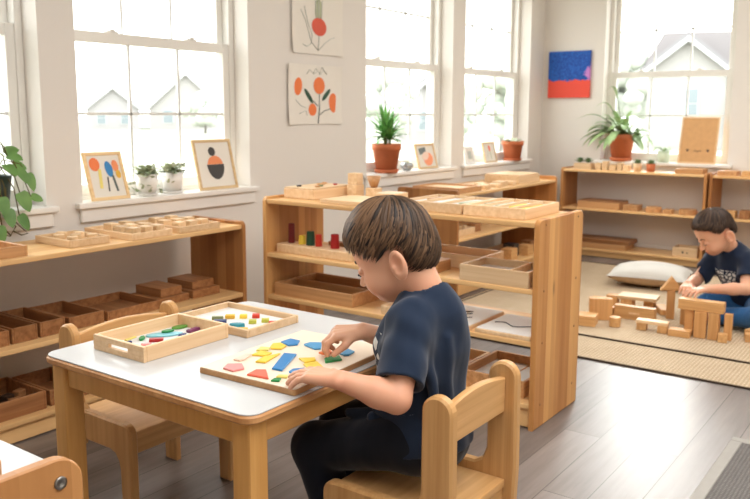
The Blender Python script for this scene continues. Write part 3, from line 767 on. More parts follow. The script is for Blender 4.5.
def build_person(label, J, hs, hair_kw, shirt_mat, trouser_mat, hairmat_, hand_res, mouth=True, socks=None):
    S = Field(J['lo'], J['hi'], hand_res)
    torso(S, J)
    for sd in 'LR':
        hp, kn, an, toe = J['hip' + sd], J['knee' + sd], J['ankle' + sd], J['toe' + sd]
        S.cone(hp, kn, .062, .046, .03); S.cone(kn, an, .043, .028, .015); S.cone(kn + (an - kn) * .15, kn + (an - kn) * .5, .040, .040, .02); S.cone(an, toe, .026, .020, .015)
        sh, el, wr = J['sh' + sd], J['elbow' + sd], J['wrist' + sd]
        S.cone(sh, el, .036, .028, .022); S.cone(el, el + (wr - el) * .35, .0285, .0290, .012); S.cone(el + (wr - el) * .3, wr, .0290, .0195, .012)
    S.cone(J['neck0'], J['neck1'], .043 * hs, .042 * hs, .018)
    P, ax = head(S, J['head'], J['face'], J['up'], hs)
    tips = {}
    for sd in 'LR': tips[sd] = hand(S, J['wrist' + sd], *J['hand' + sd])
    person = S.mesh('person', 'skin'); tag(person, label, 'person', 'children playing')
    face_bits(person, P, ax, hs, M['iris'], hairmat_, mouth=mouth)
    # hair cap
    hk = hair_kw; g = .0
    f, l, u = ax; c = J['head']; lo = c - .16; hi = c + .16
    H = Field(lo, hi, .003); H.ell(P(-.004, 0, .022), hs * V(*hk['R']), ax, 0)
    H.ell(P(*NAPE), hs * V(*NAPER), ax, .03)
    gx = H.grid(); rel = [gx[i] - float(P(-.004, 0, .022)[i]) for i in range(3)]
    dots = lambda v: rel[0] * v[0] + rel[1] * v[1] + rel[2] * v[2]
    cz = nrm(u + f * hk['crown'][0] * 12); cf = nrm(f - cz * (f @ cz)); cl = np.cross(cz, cf)
    zz, xx, yy = dots(cz), dots(cf), dots(cl)
    rr = np.sqrt(xx ** 2 + yy ** 2 + zz ** 2) + 1e-6; th = np.arccos(np.clip(zz / rr, -1, 1)); ph = np.arctan2(yy, xx)
    tm = np.interp(np.mod(ph, 2 * PI).ravel(), np.linspace(0, 2 * PI, 73), [hk['th'](a) for a in np.linspace(0, 2 * PI, 73)]).reshape(ph.shape)
    H.F = np.maximum(H.F, ((th - tm * .95) * rr).astype(np.float32))
    H.F = np.maximum(H.F, -(H.F + .03 * hs))      # thin shell
    cap = H.mesh('hair', hairmat_, person)
    m, tones = strands('hair', hairmat_, person, P, ax, hk['n'], hk['th'], [x * hs for x in hk['R']], seed=hk['seed'], crown=hk['crown'], swirl=hk['swirl'], lift=hk['lift'], wid=hk['wid'] * hs, lenr=hk.get('lenr', (.5, 1.1)), jit=hk.get('jit', .1))
    finish_hair(cap, m, tones, hairmat_)
    # shirt
    T = Field(J['lo'], J['hi'], .0035); torso(T, J, .011)
    for sd in 'LR':
        sh, el = J['sh' + sd], J['elbow' + sd]; e = sh + (el - sh) * J['sleeve']; d = nrm(el - sh)
        T.cone(sh, e + d * .02, .044, .052, .025)
    for a, b, r in J.get('folds', []): T.cone(a, b, r, r * .7, .014)
    for a, b, r in J.get('creases', []): T.cone(a, b, r, r, .012, True)
    for sd in 'LR':
        sh, el = J['sh' + sd], J['elbow' + sd]; e = sh + (el - sh) * J['sleeve']; d = nrm(el - sh)
        g_ = T.grid(); dd = (g_[0] - e[0]) * d[0] + (g_[1] - e[1]) * d[1] + (g_[2] - e[2]) * d[2]
        near = np.sqrt((g_[0] - e[0]) ** 2 + (g_[1] - e[1]) ** 2 + (g_[2] - e[2]) ** 2) < .066
        side = ((g_[0] - J['mid'][0]) * J['left'][0] + (g_[1] - J['mid'][1]) * J['left'][1]) * (1 if sd == 'L' else -1) > J.get('armpit', .098)
        T.F = np.where(near & side, np.maximum(T.F, dd.astype(np.float32)), T.F)
        T.cone(e - d * .010, e + d * .05, .036, .042, .003, True)
    nk = J['neck0']; nd = nrm(J['neck1'] - J['neck0']); T.cone(nk - nd * .02, nk + nd * .022, .060, .0545, .03)
    T.cone(nk + nd * .034, nk + nd * .12, .0475, .056, .004, True)
    T.cut(J['hem'], (0, 0, -1))
    gx, gy, gz = T.grid()
    wr = 1.5 * np.sin(30 * gx + 22 * gz + 3 * np.sin(17 * gy + 9 * gz)) * np.sin(31 * gy - 14 * gz + 2.5 * np.sin(19 * gx)) + .6 * np.sin(70 * gz + 30 * gx - 24 * gy + 2 * np.sin(25 * gx + 8 * gz))
    T.F = T.F + (.0023 * wr).astype(np.float32)
    T.mesh('shirt', shirt_mat, person)
    # trousers
    U = Field(J['lo'], J['hi'], .004)
    for (p, r) in J['pelvis']: U.ell(p, V(*r) + .007, None, .02)
    (a, ra), (b, rb) = J['spine'][0], J['spine'][1]; U.cone(a, a + (b - a) * .3, ra + .006, ra + .006, .02)
    for sd in 'LR':
        hp, kn, an = J['hip' + sd], J['knee' + sd], J['ankle' + sd]
        U.cone(hp, kn, .067, .054, .025); U.cone(kn, an, .054, .042, .02)
    for a, b, r in J.get('pfolds', []): U.cone(a, b, r, r, .012)
    U.mesh('trousers', trouser_mat, person)
    return person, tips, P, ax

# ---- the boy at the table
y = lambda a: math.radians(a)
fa, pt_ = y(106), y(30)
J = dict(lo=(1.08, -2.03, -.005), hi=(1.68, -1.44, .96),
    mid=V(1.445, -1.83, .5), left=V(-1, 0, 0),
    pelvis=[(V(1.445, -1.858, .350), (.102, .080, .070))],
    spine=[(V(1.445, -1.848, .37), .078), (V(1.445, -1.834, .46), .080), (V(1.445, -1.836, .55), .078), (V(1.440, -1.850, .62), .062)],
    chest=[(V(1.443, -1.840, .565), (.103, .082, .085))],
    shL=V(1.356, -1.868, .632), shR=V(1.520, -1.815, .620),
    elbowL=V(1.258, -1.898, .505), elbowR=V(1.540, -1.785, .512),
    wristL=V(1.193, -1.806, .543), wristR=V(1.412, -1.700, .576),
    neck0=V(1.438, -1.866, .648), neck1=V(1.423, -1.828, .735),
    head=V(1.415, -1.776, .772), face=V(math.cos(fa) * math.cos(pt_), math.sin(fa) * math.cos(pt_), -math.sin(pt_)), up=V(0, 0, 1),
    hipL=V(1.392, -1.825, .358), hipR=V(1.500, -1.825, .358), kneeL=V(1.366, -1.598, .293), kneeR=V(1.512, -1.562, .297),
    ankleL=V(1.362, -1.690, .060), ankleR=V(1.520, -1.665, .060), toeL=V(1.362, -1.595, .028), toeR=V(1.520, -1.570, .028),
    sleeve=.80, hem=(0, 0, .345),
    handL=(V(-.13, 1, -.02), V(0, -.12, -1), V(1, .13, 0), .130, [(6, 14, 10), (6, 14, 10), (10, 18, 12), (14, 22, 14)], 8, (.6, .75, .15)),
    handR=(V(-.66, .72, -.06), V(-.1, .1, -1), V(-.73, -.66, -.10), .122, [(34, 52, 24), (40, 56, 30), (50, 60, 34), (56, 62, 36)], 5, (.62, .42, .55)),
    folds=[(V(1.40, -1.925, .60), V(1.42, -1.925, .42), .010), (V(1.345, -1.90, .62), V(1.365, -1.925, .45), .012), (V(1.36, -1.78, .43), V(1.37, -1.88, .41), .012), (V(1.37, -1.76, .40), V(1.39, -1.88, .375), .014)],
    creases=[(V(1.375, -1.935, .60), V(1.385, -1.945, .42), .010)],
    pfolds=[(V(1.36, -1.70, .40), V(1.40, -1.78, .41), .010)])
HK = dict(R=(.0970, .0815, .0925), crown=(-.045, 0), n=1700, seed=4, swirl=.45, lift=.006, wid=.0028,
          th=lambda a: float(np.interp(abs(((a + PI) % (2 * PI)) - PI), [0, .5, .9, 1.2, 1.5, 1.68, 1.82, 2.22, 2.36, 2.7, PI], [1.76, 1.80, 1.86, 1.94, 1.98, 1.74, 1.66, 1.68, 2.14, 2.24, 2.20])))
shirt1 = clothmat('navy_shirt_with_white_print', srgb(34, 46, 66), (1.345, 1.490, .455, .600, 0, 1, -1.805, 30))
# print plane: facing +Y, u runs along -X
boy1, tipsA, PA, axA = build_person('young boy in a navy shirt seated at the white table, placing puzzle shapes', J, 1.0, HK, shirt1, clothmat('black_navy_trousers', srgb(20, 24, 34)), M['hair'], .0026)

# ---- the boy on the rug
fb = y(128); pb = y(36); fd = V(math.cos(y(150)), math.sin(y(150)), 0); ld = V(-fd[1], fd[0], 0)
B0 = V(4.41, -1.925, 0)
J2 = dict(lo=(3.86, -2.24, -.005), hi=(4.66, -1.56, .68), mid=V(4.35, -1.885, .3), left=ld, armpit=.102,
    pelvis=[(V(4.435, -1.945, .105), (.105, .105, .085))],
    spine=[(V(4.430, -1.940, .13), .086), (V(4.405, -1.922, .21), .086), (V(4.365, -1.895, .29), .084), (V(4.335, -1.872, .345), .066)],
    chest=[(V(4.362, -1.892, .295), (.085, .105, .090))], cax=np.array([fd, ld, (0, 0, 1)]),
    shL=V(4.335, -1.872, .345) + ld * .098, shR=V(4.335, -1.872, .345) - ld * .098,
    elbowL=V(4.175, -1.975, .222), elbowR=V(4.290, -1.715, .215), wristL=V(4.055, -1.815, .222), wristR=V(4.115, -1.715, .222),
    neck0=V(4.325, -1.868, .370), neck1=V(4.270, -1.832, .455),
    head=V(4.225, -1.800, .487), face=V(math.cos(fb) * math.cos(pb), math.sin(fb) * math.cos(pb), -math.sin(pb)), up=V(0, 0, 1),
    hipL=V(4.40, -1.995, .105), hipR=V(4.43, -1.875, .105), kneeL=V(4.130, -2.055, .095), kneeR=V(4.285, -1.775, .095),
    ankleL=V(4.225, -1.835, .058), ankleR=V(4.340, -1.905, .060), toeL=V(4.195, -1.775, .048), toeR=V(4.30, -1.98, .048),
    sleeve=.66, hem=(0, 0, .105),
    handL=(V(-.80, .62, -.10), V(-.05, 0, -1), V(.6, .75, 0), .118, [(10, 20, 14), (12, 24, 14), (16, 28, 16), (20, 30, 18)], 7, (.6, .75, .2)),
    handR=(V(-.93, -.15, -.12), V(-.05, 0, -1), V(.15, -.95, 0), .118, [(12, 22, 14), (12, 24, 14), (16, 28, 16), (20, 30, 18)], 7, (.6, .75, .2)),
    folds=[], creases=[], pfolds=[(V(4.28, -2.02, .15), V(4.36, -2.00, .155), .014)])
NAPER = (.050, .063, .052)
HK2 = dict(R=(.0955, .0800, .0895), crown=(-.040, 0), n=1300, seed=9, swirl=.3, lift=.004, wid=.0028, lenr=(.25, .6), jit=.05,
           th=lambda a: float(np.interp(abs(((a + PI) % (2 * PI)) - PI), [0, .5, .9, 1.2, 1.5, 1.66, 1.80, 2.22, 2.36, 2.7, PI], [1.56, 1.56, 1.60, 1.76, 1.86, 1.70, 1.60, 1.62, 1.92, 1.96, 1.92])))
shirt2 = clothmat('navy_shirt_with_white_letters', srgb(28, 38, 58), (.0, .0, .0, .0, 1, 0, 0, 40))
n_ = fd; u0 = V(4.362, -1.892, .295)
uc = float(u0[0] * n_[1] - u0[1] * n_[0]); dc = float(u0[0] * n_[0] + u0[1] * n_[1])
shirt2 = clothmat('navy_shirt_with_white_print_rows', srgb(28, 38, 58), (uc - .062, uc + .050, .205, .285, float(n_[0]), float(n_[1]), dc + .02, 46))
boy2, tipsB, PB, axB = build_person('older boy in a navy shirt and jeans kneeling on the rug behind the block arch', J2, 1.05, HK2, shirt2, clothmat('blue_jeans', srgb(44, 92, 142)), M['hair_dark'], .0034)
# ------------------------------------------------------------------ trays, boxes and the things in them
def lay(mat, x0, x1, y0, y1): return mat + '_y' if isinstance(mat, str) and (y1 - y0) > (x1 - x0) and mat + '_y' in M else mat
def box_thing(name, label, cat, x0, x1, y0, y1, z, h, mat='block', group=None, rot=0, bev=.003):
    mat = lay(mat, x0, x1, y0, y1)
    m = MB(); m.box((-(x1 - x0) / 2, -(y1 - y0) / 2, 0), ((x1 - x0) / 2, (y1 - y0) / 2, h), bev, seg=2)
    return tag(m.build(name, mat, loc=((x0 + x1) / 2, (y0 + y1) / 2, z), rotz=rot), label, cat, group)
def open_box(name, label, cat, x0, x1, y0, y1, z, h, mat='tray', base='tray', t=.008, bt=.005, dividers=(), group=None, rot=0, hole=None):
    """four walls as the root mesh, base panel and dividers as parts"""
    mat = lay(mat, x0, x1, y0, y1); base = lay(base, x0, x1, y0, y1)
    a, b = (x1 - x0) / 2, (y1 - y0) / 2; m = MB()
    if hole is None:
        m.box((-a, -b, 0), (-a + t, b, h), .0015)
    else:          # slot shaped grip through the -X wall
        zc, hw, hh = h * .5, hole, h * .13
        m.box((-a, -b, 0), (-a + t, b, zc - hh), .001); m.box((-a, -b, zc + hh), (-a + t, b, h), .001)
        m.box((-a, -b, zc - hh), (-a + t, -hw, zc + hh), 0); m.box((-a, hw, zc - hh), (-a + t, b, zc + hh), 0)
    m.box((a - t, -b, 0), (a, b, h), .0015); m.box((-a + t, -b, 0), (a - t, -b + t, h), .0015); m.box((-a + t, b - t, 0), (a - t, b, h), .0015)
    r = tag(m.build(name, mat, loc=((x0 + x1) / 2, (y0 + y1) / 2, z), rotz=rot), label, cat, group)
    p = MB(); p.box((-a + t, -b + t, .001), (a - t, b - t, bt), 0); p.build('tray_floor', base, r)
    for ax, f, dh in dividers:
        d = MB()
        if ax == 'x': d.box((-a + 2 * a * f - t * .35, -b + t, bt), (-a + 2 * a * f + t * .35, b - t, h * dh), .001)
        else: d.box((-a + t, -b + 2 * b * f - t * .35, bt), (a - t, -b + 2 * b * f + t * .35, h * dh), .001)
        d.build('divider', mat, r)
    return r
def poly_piece(label, pts, z, h, mat, group, name='puzzle_piece'):
    cx = sum(p[0] for p in pts) / len(pts); cy = sum(p[1] for p in pts) / len(pts)
    q = [(p[0] - cx, p[1] - cy) for p in pts]
    area = sum(a[0] * b[1] - b[0] * a[1] for a, b in zip(q, q[1:] + q[:1]))
    if area < 0: q.reverse()
    m = MB(); m.prism(q, 0, h, 'Z', bev=.0012)
    return tag(m.build(name, mat, loc=(cx, cy, z)), label, 'puzzle piece', group)

# --- on the white table
bd = thing('puzzle_board', 'flat pale wooden puzzle board at the table edge in front of the seated boy', 'board', (1.334, -1.577, .5), .045)
MB().prism(rrect(-.182, .182, -.134, .134, .006, 3), 0, .0128, 'Z', bev=.0015).build('plywood_base', 'table_rim', bd)
MB().prism(rrect(-.181, .181, -.133, .133, .006, 3), .0129, .0142, 'Z').build('board_face', 'whiteboard' if False else plain('bleached_board_face', srgb(238, 222, 200), .5, .3, .03), bd)
PIECES = [
    ('blush', 'pale blush puzzle piece at the far left corner of the board', [(1.2212, -1.4818), (1.2658, -1.4747), (1.2745, -1.4865), (1.2361, -1.5018), (1.2239, -1.4992)]),
    ('pink', 'pink hexagonal puzzle piece near the board\'s left edge', [(1.1641, -1.5086), (1.1894, -1.4955), (1.2105, -1.5201), (1.1892, -1.5478), (1.1624, -1.5411)]),
    ('salmon', 'salmon red trapezoid puzzle piece along the front edge of the board', [(1.1641, -1.5809), (1.1988, -1.5737), (1.2109, -1.5918), (1.1722, -1.6353)]),
    ('lemon', 'small pale yellow sliver beside the far edge of the board', [(1.3014, -1.4741), (1.3273, -1.4634), (1.337, -1.4851), (1.3191, -1.4958)]),
    ('yellow', 'yellow lozenge piece between the pale sliver and the long yellow piece', [(1.2701, -1.4908), (1.3048, -1.4851), (1.3084, -1.5175), (1.2823, -1.5200)]),
    ('yellow', 'long yellow slanted piece lying left of the long blue bar', [(1.2388, -1.5329), (1.2727, -1.5225), (1.3184, -1.535), (1.2476, -1.5546)]),
    ('yellow', 'yellow six-sided piece touching the blue pentagon', [(1.3418, -1.4806), (1.3648, -1.4668), (1.3804, -1.4791), (1.3711, -1.505), (1.345, -1.5133), (1.3324, -1.492)]),
    ('blue', 'blue five-sided piece at the far edge of the board', [(1.3879, -1.4723), (1.421, -1.4728), (1.4223, -1.5026), (1.3952, -1.5188), (1.3765, -1.5067)]),
    ('blue', 'long blue rectangular bar in the middle of the board', [(1.2245, -1.5954), (1.3228, -1.5409), (1.3338, -1.5702), (1.2281, -1.6223)]),
    ('lemon', 'pale yellow half-round piece at the tips of the boy\'s resting hand', [(1.1900, -1.6400), (1.2009, -1.6358), (1.2125, -1.6536), (1.2000, -1.6620)]),
    ('green', 'small green piece under the pale half-round piece by the resting hand', [(1.1650, -1.6480), (1.1790, -1.6440), (1.1880, -1.6560), (1.1740, -1.6640)]),
    ('blue', 'blue angular piece just beyond the boy\'s resting hand', [(1.2299, -1.6391), (1.2488, -1.6336), (1.2700, -1.6507), (1.252, -1.6561), (1.2252, -1.6553)]),
    ('sky', 'lighter blue notched piece just left of the pinching hand', [(1.404, -1.5307), (1.4249, -1.5314), (1.4412, -1.5579), (1.4019, -1.5854), (1.391, -1.575)]),
    ('yellow', 'upper yellow strip next to the green piece', [(1.3142, -1.5934), (1.3396, -1.6202), (1.3269, -1.6330), (1.299, -1.6255)]),
    ('yellow', 'lower yellow strip next to the green piece', [(1.2887, -1.6291), (1.3206, -1.6425), (1.2975, -1.6787), (1.2718, -1.6575)]),
    ('green', 'bright green piece beside the orange piece the boy is placing', [(1.3473, -1.6403), (1.3671, -1.6435), (1.3842, -1.6544), (1.3642, -1.678), (1.3262, -1.6607)]),
    ('sky', 'pale-edged blue piece right of the pinching hand', [(1.4031, -1.6277), (1.4236, -1.6232), (1.437, -1.6412), (1.4296, -1.6633), (1.4011, -1.6689), (1.3930, -1.661)])]
for c, lab, p in PIECES: poly_piece(lab, p, .5143, .0045, c, 'puzzle shapes on the board')
poly_piece('orange puzzle piece pinched under the boy\'s fingers', [(1.3606, -1.6125), (1.3957, -1.6182), (1.3796, -1.6385), (1.3592, -1.6350)], .5192, .0050, 'orange', 'puzzle shapes on the board')

open_box('wooden_tray', 'deep pale wooden tray with a slot grip, holding colourful shapes on the white table', 'tray', 1.118, 1.380, -1.302, -1.115, .5002, .037, 'tray', 'whiteboard', .009, .006, hole=.036)
def ellp(cx, cy, a, b, ang, n=16): return [(cx + a * math.cos(t) * math.cos(ang) - b * math.sin(t) * math.sin(ang), cy + a * math.cos(t) * math.sin(ang) + b * math.sin(t) * math.cos(ang)) for t in [2 * PI * i / n for i in range(n)]]
def rectp(cx, cy, a, b, ang): return [(cx + x * math.cos(ang) - y_ * math.sin(ang), cy + x * math.sin(ang) + y_ * math.cos(ang)) for x, y_ in ((-a, -b), (a, -b), (a, b), (-a, b))]
zt = .5064; G1 = 'shapes in the deep tray'; W_ = -.25
poly_piece('long pale blue drop-shaped piece in the middle of the deep tray', ellp(1.284, -1.172, .046, .018, W_ - .35), zt, .004, 'cyan', G1, 'shape_piece')
poly_piece('green leaf-shaped piece at the back corner of the deep tray', ellp(1.352, -1.150, .022, .011, W_), zt, .006, 'leaf', G1, 'shape_piece')
poly_piece('dark green oval lying on the pale blue drop in the deep tray', ellp(1.300, -1.166, .017, .009, W_), zt + .0042, .005, 'green', G1, 'shape_piece')
poly_piece('green curved piece near the grip end of the deep tray', ellp(1.226, -1.158, .016, .007, .7), zt, .006, 'green', G1, 'shape_piece')
poly_piece('crimson block piece in the deep tray', rectp(1.236, -1.200, .017, .008, -.75), zt, .008, 'crimson', G1, 'shape_piece')
poly_piece('small pink piece beside the crimson one in the deep tray', rectp(1.199, -1.208, .012, .007, -.75), zt, .005, 'pink', G1, 'shape_piece')
poly_piece('purple bar piece at the far right of the deep tray', rectp(1.352, -1.202, .018, .007, .1), zt, .008, 'purple', G1, 'shape_piece')
poly_piece('tiny dark blue chip nearest the grip of the deep tray', ellp(1.184, -1.162, .008, .006, 0), zt, .006, 'navy', G1, 'shape_piece')
poly_piece('small dark blue chip beside the pale blue drop in the deep tray', rectp(1.306, -1.214, .009, .006, .3), zt, .006, 'navy', G1, 'shape_piece')
poly_piece('thin yellow strip at the back of the deep tray', rectp(1.210, -1.134, .018, .004, .2), zt, .004, 'lemon', G1, 'shape_piece')
open_box('wooden_tray', 'shallow pale wooden tray of small bright pieces behind the deep tray', 'tray', 1.402, 1.598, -1.345, -1.075, .5002, .021, 'tray', 'whiteboard', .009, .006)
G2 = 'pieces in the shallow tray'
for (c, lab, x, yy, kind, a, b) in [
    ('blue', 'blue piece at the inner corner of the shallow tray', 1.425, -1.160, 'r', .009, .007), ('olive', 'dull olive piece at the back of the shallow tray', 1.470, -1.166, 'r', .015, .007),
    ('navy', 'dark blue oblong piece in the shallow tray', 1.447, -1.200, 'r', .017, .009), ('gold', 'orange yellow piece at the back of the shallow tray', 1.503, -1.180, 'r', .013, .009),
    ('yellow', 'yellow piece between the gold and red ones in the shallow tray', 1.526, -1.208, 'r', .010, .009), ('red', 'red piece at the far edge of the shallow tray', 1.550, -1.232, 'r', .010, .010),
    ('teal', 'teal oval piece in the middle of the shallow tray', 1.449, -1.262, 'e', .020, .012), ('gold', 'golden oblong piece at the near edge of the shallow tray', 1.424, -1.305, 'r', .015, .008),
    ('lime', 'left lime piece in the shallow tray', 1.500, -1.268, 'r', .010, .008), ('lime', 'right lime piece, nearer the end red piece of the shallow tray', 1.530, -1.286, 'r', .010, .008),
    ('red', 'red oblong piece at the right end of the shallow tray', 1.522, -1.325, 'r', .014, .008)]:
    poly_piece(lab, ellp(x, yy, a, b, -.9) if kind == 'e' else rectp(x, yy, a, b, -.85), .5064, .010, c, G2, 'shape_piece')

# --- long low shelf on the left: top
LT = .6042
open_box('wooden_tray', 'orange-brown wooden tray at the left end of the low shelf top', 'tray', 1.12, 1.415, -.352, -.150, LT, .034, 'tray_warm', 'tray_warm', .010)
box_thing('wooden_box', 'plain wooden box lying in the orange-brown tray at the left edge', 'box', 1.16, 1.285, -.325, -.195, LT + .0055, .062, 'tray_warm')
open_box('peg_tray', 'smallest square tray of round discs on the low shelf top', 'tray', 1.575, 1.735, -.340, -.130, LT, .026, 'tray', 'tray', .009, .008, group='peg trays on the low shelf')
for i, (x, yy) in enumerate([(1.615, -.295), (1.655, -.255), (1.695, -.295), (1.615, -.215), (1.695, -.215), (1.655, -.170)]):
    o = MB().cyl((0, 0, 0), .019, .024, 20).build('wooden_disc', 'block_pale', loc=(x, yy, LT + .0085)); tag(o, 'round wooden disc in the smallest square tray on the low shelf', 'disc', 'discs in the smallest tray')
open_box('peg_tray', 'wide tray of raised wooden blocks in the middle of the low shelf top', 'tray', 1.805, 1.992, -.370, -.085, LT, .024, 'tray', 'tray', .009, .008, group='peg trays on the low shelf')
for i, (x, yy) in enumerate([(1.845, -.325), (1.90, -.325), (1.952, -.325), (1.845, -.255), (1.90, -.240), (1.952, -.255), (1.87, -.165), (1.94, -.160)]):
    box_thing('peg_block', 'raised wooden block in the wide middle tray on the low shelf', 'block', x - .019, x + .019, yy - .024, yy + .024, LT + .0085, .032, 'block_pale', 'blocks in the wide middle tray')
open_box('peg_tray', 'tray of wooden blocks at the right end of the low shelf top', 'tray', 2.028, 2.236, -.368, -.085, LT, .024, 'tray', 'tray', .009, .008, group='peg trays on the low shelf')
for i, (x, yy) in enumerate([(2.065, -.32), (2.12, -.325), (2.18, -.32), (2.065, -.235), (2.125, -.24), (2.185, -.235), (2.09, -.15), (2.17, -.15)]):
    box_thing('peg_block', 'wooden block in the tray at the right end of the low shelf', 'block', x - .020, x + .020, yy - .020, yy + .020, LT + .0085, .030, 'block_pale', 'blocks in the right end tray')
# middle board
LM = .3182
for (x0, x1, lab, hh) in [(1.225, 1.345, 'open brown box cut by the left edge on the low shelf\'s middle board', .05), (1.353, 1.443, 'small open brown box, second from the left on the middle board', .052),
                          (1.452, 1.545, 'open brown box left of the empty chair\'s backrest on the middle board', .052), (1.560, 1.70, 'wide open brown box behind the empty chair\'s left post', .046), (1.715, 1.955, 'long shallow brown box behind the empty chair\'s backrest', .036)]:
    open_box('storage_box', lab, 'box', x0, x1, -.335, -.085, LM, hh, 'tray_brown', 'tray_brown', .007, group='open boxes on the middle board')
box_thing('wooden_box', 'flat brown box under the stack at the middle board\'s left pile', 'box', 1.982, 2.125, -.300, -.120, LM, .028, 'tray_brown')
box_thing('wooden_box', 'upper brown box of the left pile beside the shelf end', 'box', 1.995, 2.100, -.285, -.130, LM + .0282, .034, 'tray_brown')
box_thing('wooden_box', 'lower brown box of the right pile, against the shelf end', 'box', 2.140, 2.285, -.305, -.120, LM, .032, 'tray_brown')
box_thing('wooden_box', 'upper dark box of the right pile, against the shelf end', 'box', 2.155, 2.270, -.285, -.130, LM + .0322, .032, 'tray_brown')
LB = .0782
r = open_box('storage_box', 'deep brown box of dark pieces on the lowest board at the left edge', 'box', 1.20, 1.452, -.350, -.110, LB, .062, 'tray_brown', 'tray_brown', .009)
q = random.Random(3)
for i in range(14):
    o = box_thing('dark_chip', 'small dark wooden piece heaped in the lowest box at the left edge', 'block', -.019, .019, -.014, .014, 0, .046, 'soil' if i % 3 else 'tray_brown', 'dark pieces in the lowest box')
    o.location = (1.225 + .048 * (i % 5) + q.uniform(-.006, .006), -.32 + .072 * (i // 5) + q.uniform(-.01, .01), LB + .0055); o.rotation_euler = (0, 0, q.uniform(-.5, .5))
open_box('storage_box', 'smaller brown box behind the table\'s left leg on the lowest board', 'box', 1.468, 1.62, -.345, -.110, LB, .055, 'tray_brown', 'tray_brown', .009)

# --- tall shelf in the middle: top
CT = .7102
r = box_thing('puzzle_box', 'pale wooden box with knobbed lid at the left end of the tall shelf top', 'box', 2.505, 2.765, -.632, -.470, CT, .040, 'tray')
m = MB(); m.box((-.128, -.079, .0402), (.128, .079, .046), .002); lid = m.build('lid', 'tray', r)
for (x, yy, c, s_) in [(-.085, .035, 'charcoal', .011), (-.02, -.03, 'olive', .010), (.04, .02, 'tray_warm', .018), (.07, -.035, 'crimson', .009), (-.06, -.045, 'tray_warm', .012), (.095, .045, 'tray_warm', .012)]:
    MB().cyl((x, yy, .0462), s_, .006, 16).build('knob', c, lid)
box_thing('wooden_plate', 'thin flat wooden plate below the block tower on the tall shelf top', 'board', 2.435, 2.640, -.975, -.725, CT, .017, 'tray')
box_thing('tower_block', 'lower cube of the small block tower on the tall shelf top', 'block', 2.705, 2.760, -.702, -.650, CT, .052, 'block_pale')
box_thing('tower_block', 'upper cube balanced on the small block tower on the tall shelf top', 'block', 2.707, 2.757, -.700, -.652, CT + .0523, .048, 'block_pale', rot=.12)
box_thing('funnel_block', 'cube carrying the funnel cup on the tall shelf top', 'block', 2.715, 2.767, -.792, -.742, CT, .042, 'block_pale')
m = MB(); m.lathe([(0, 0), (.014, 0), (.0315, .048), (.0290, .048), (.012, .006), (0, .006)], 24); tag(m.build('funnel_cup', 'tray_warm', loc=(2.741, -.767, CT + .0423)), 'wooden funnel cup standing on a cube on the tall shelf top', 'cup')
box_thing('wooden_box', 'low wooden box right of the funnel cup, behind the boy\'s hair', 'box', 2.66, 2.765, -.925, -.825, CT, .030, 'tray')
def comp_tray(label, x0, x1, y0, y1, z, h, divs, chips, cat='tray'):
    r = open_box('sorting_tray', label, cat, x0, x1, y0, y1, z, h, 'tray', 'whiteboard', .009, h * .72, dividers=divs)
    for (fx, fy, c, a, b) in chips:
        p = MB(); cx, cy = (fx - .5) * (x1 - x0), (fy - .5) * (y1 - y0); p.box((cx - a, cy - b, h * .72), (cx + a, cy + b, h * .72 + .005), .001); p.build('inlay', c, r)
comp_tray('divided sorting tray beside the boy\'s head on the tall shelf top', 2.455, 2.73, -1.352, -1.09, CT, .036, [('y', .35, 1), ('y', .68, 1)], [(.5, .16, 'sage', .05, .018), (.3, .5, 'whiteboard', .02, .02), (.65, .82, 'tray_warm', .03, .02)])
comp_tray('long divided tray with yellow inlays at the right end of the tall shelf top', 2.455, 2.735, -1.600, -1.362, CT, .038, [('y', .25, 1), ('y', .5, 1), ('y', .75, 1)], [(.6, .12, 'gold', .05, .015), (.3, .13, 'yellow', .025, .015), (.5, .38, 'yellow', .06, .012), (.5, .62, 'sage', .05, .012), (.55, .87, 'olive', .04, .010)])
# middle board
CM = .4862
r = thing('cylinder_block', 'long wooden block with five coloured knobbed cylinders on the tall shelf\'s middle board', 'block', (2.500, -.672, CM))
MB().box((-.048, -.200, 0), (.048, .200, .036), .003).build('block_body', 'tray', r)
for yy, zt_, c, rr in [(-.516, .605, 'maroon', .0145), (-.575, .560, 'yellow', .016), (-.620, .581, 'darkgreen', .018), (-.664, .572, 'red', .0145), (-.749, .580, 'crimson', .0185)]:
    o = MB().cyl((0, 0, 0), rr, zt_ - CM - .0363, 20, r2=rr * .88, bev=.002).build('peg_cylinder', c, loc=(2.500, yy, CM + .0363))
    tag(o, {'maroon': 'tall dark maroon cylinder at the left end of the cylinder block', 'yellow': 'short yellow cylinder in the cylinder block', 'darkgreen': 'dark green cylinder in the cylinder block', 'red': 'slim orange-red cylinder in the cylinder block', 'crimson': 'thick red cylinder nearest the boy\'s forehead'}[c], 'cylinder', 'coloured cylinders')
box_thing('wooden_bar', 'brown wooden bar behind the cylinder block on the middle board', 'block', 2.640, 2.675, -.85, -.60, CM, .034, 'tray_brown')
open_box('wooden_tray', 'open wooden tray at the back of the tall shelf\'s middle board', 'tray', 2.600, 2.775, -1.365, -1.06, CM, .052, 'tray', 'tray_warm', .009, hole=None)
box_thing('wooden_box', 'small brown wooden block behind the boy\'s neck on the middle board', 'block', 2.465, 2.56, -1.255, -1.165, CM, .042, 'tray_warm')
open_box('wooden_tray', 'deep pale tray with white lining at the right end of the middle board', 'tray', 2.418, 2.600, -1.635, -1.372, CM, .056, 'tray', 'whiteboard', .010, .030, dividers=[('y', .28, .98)])
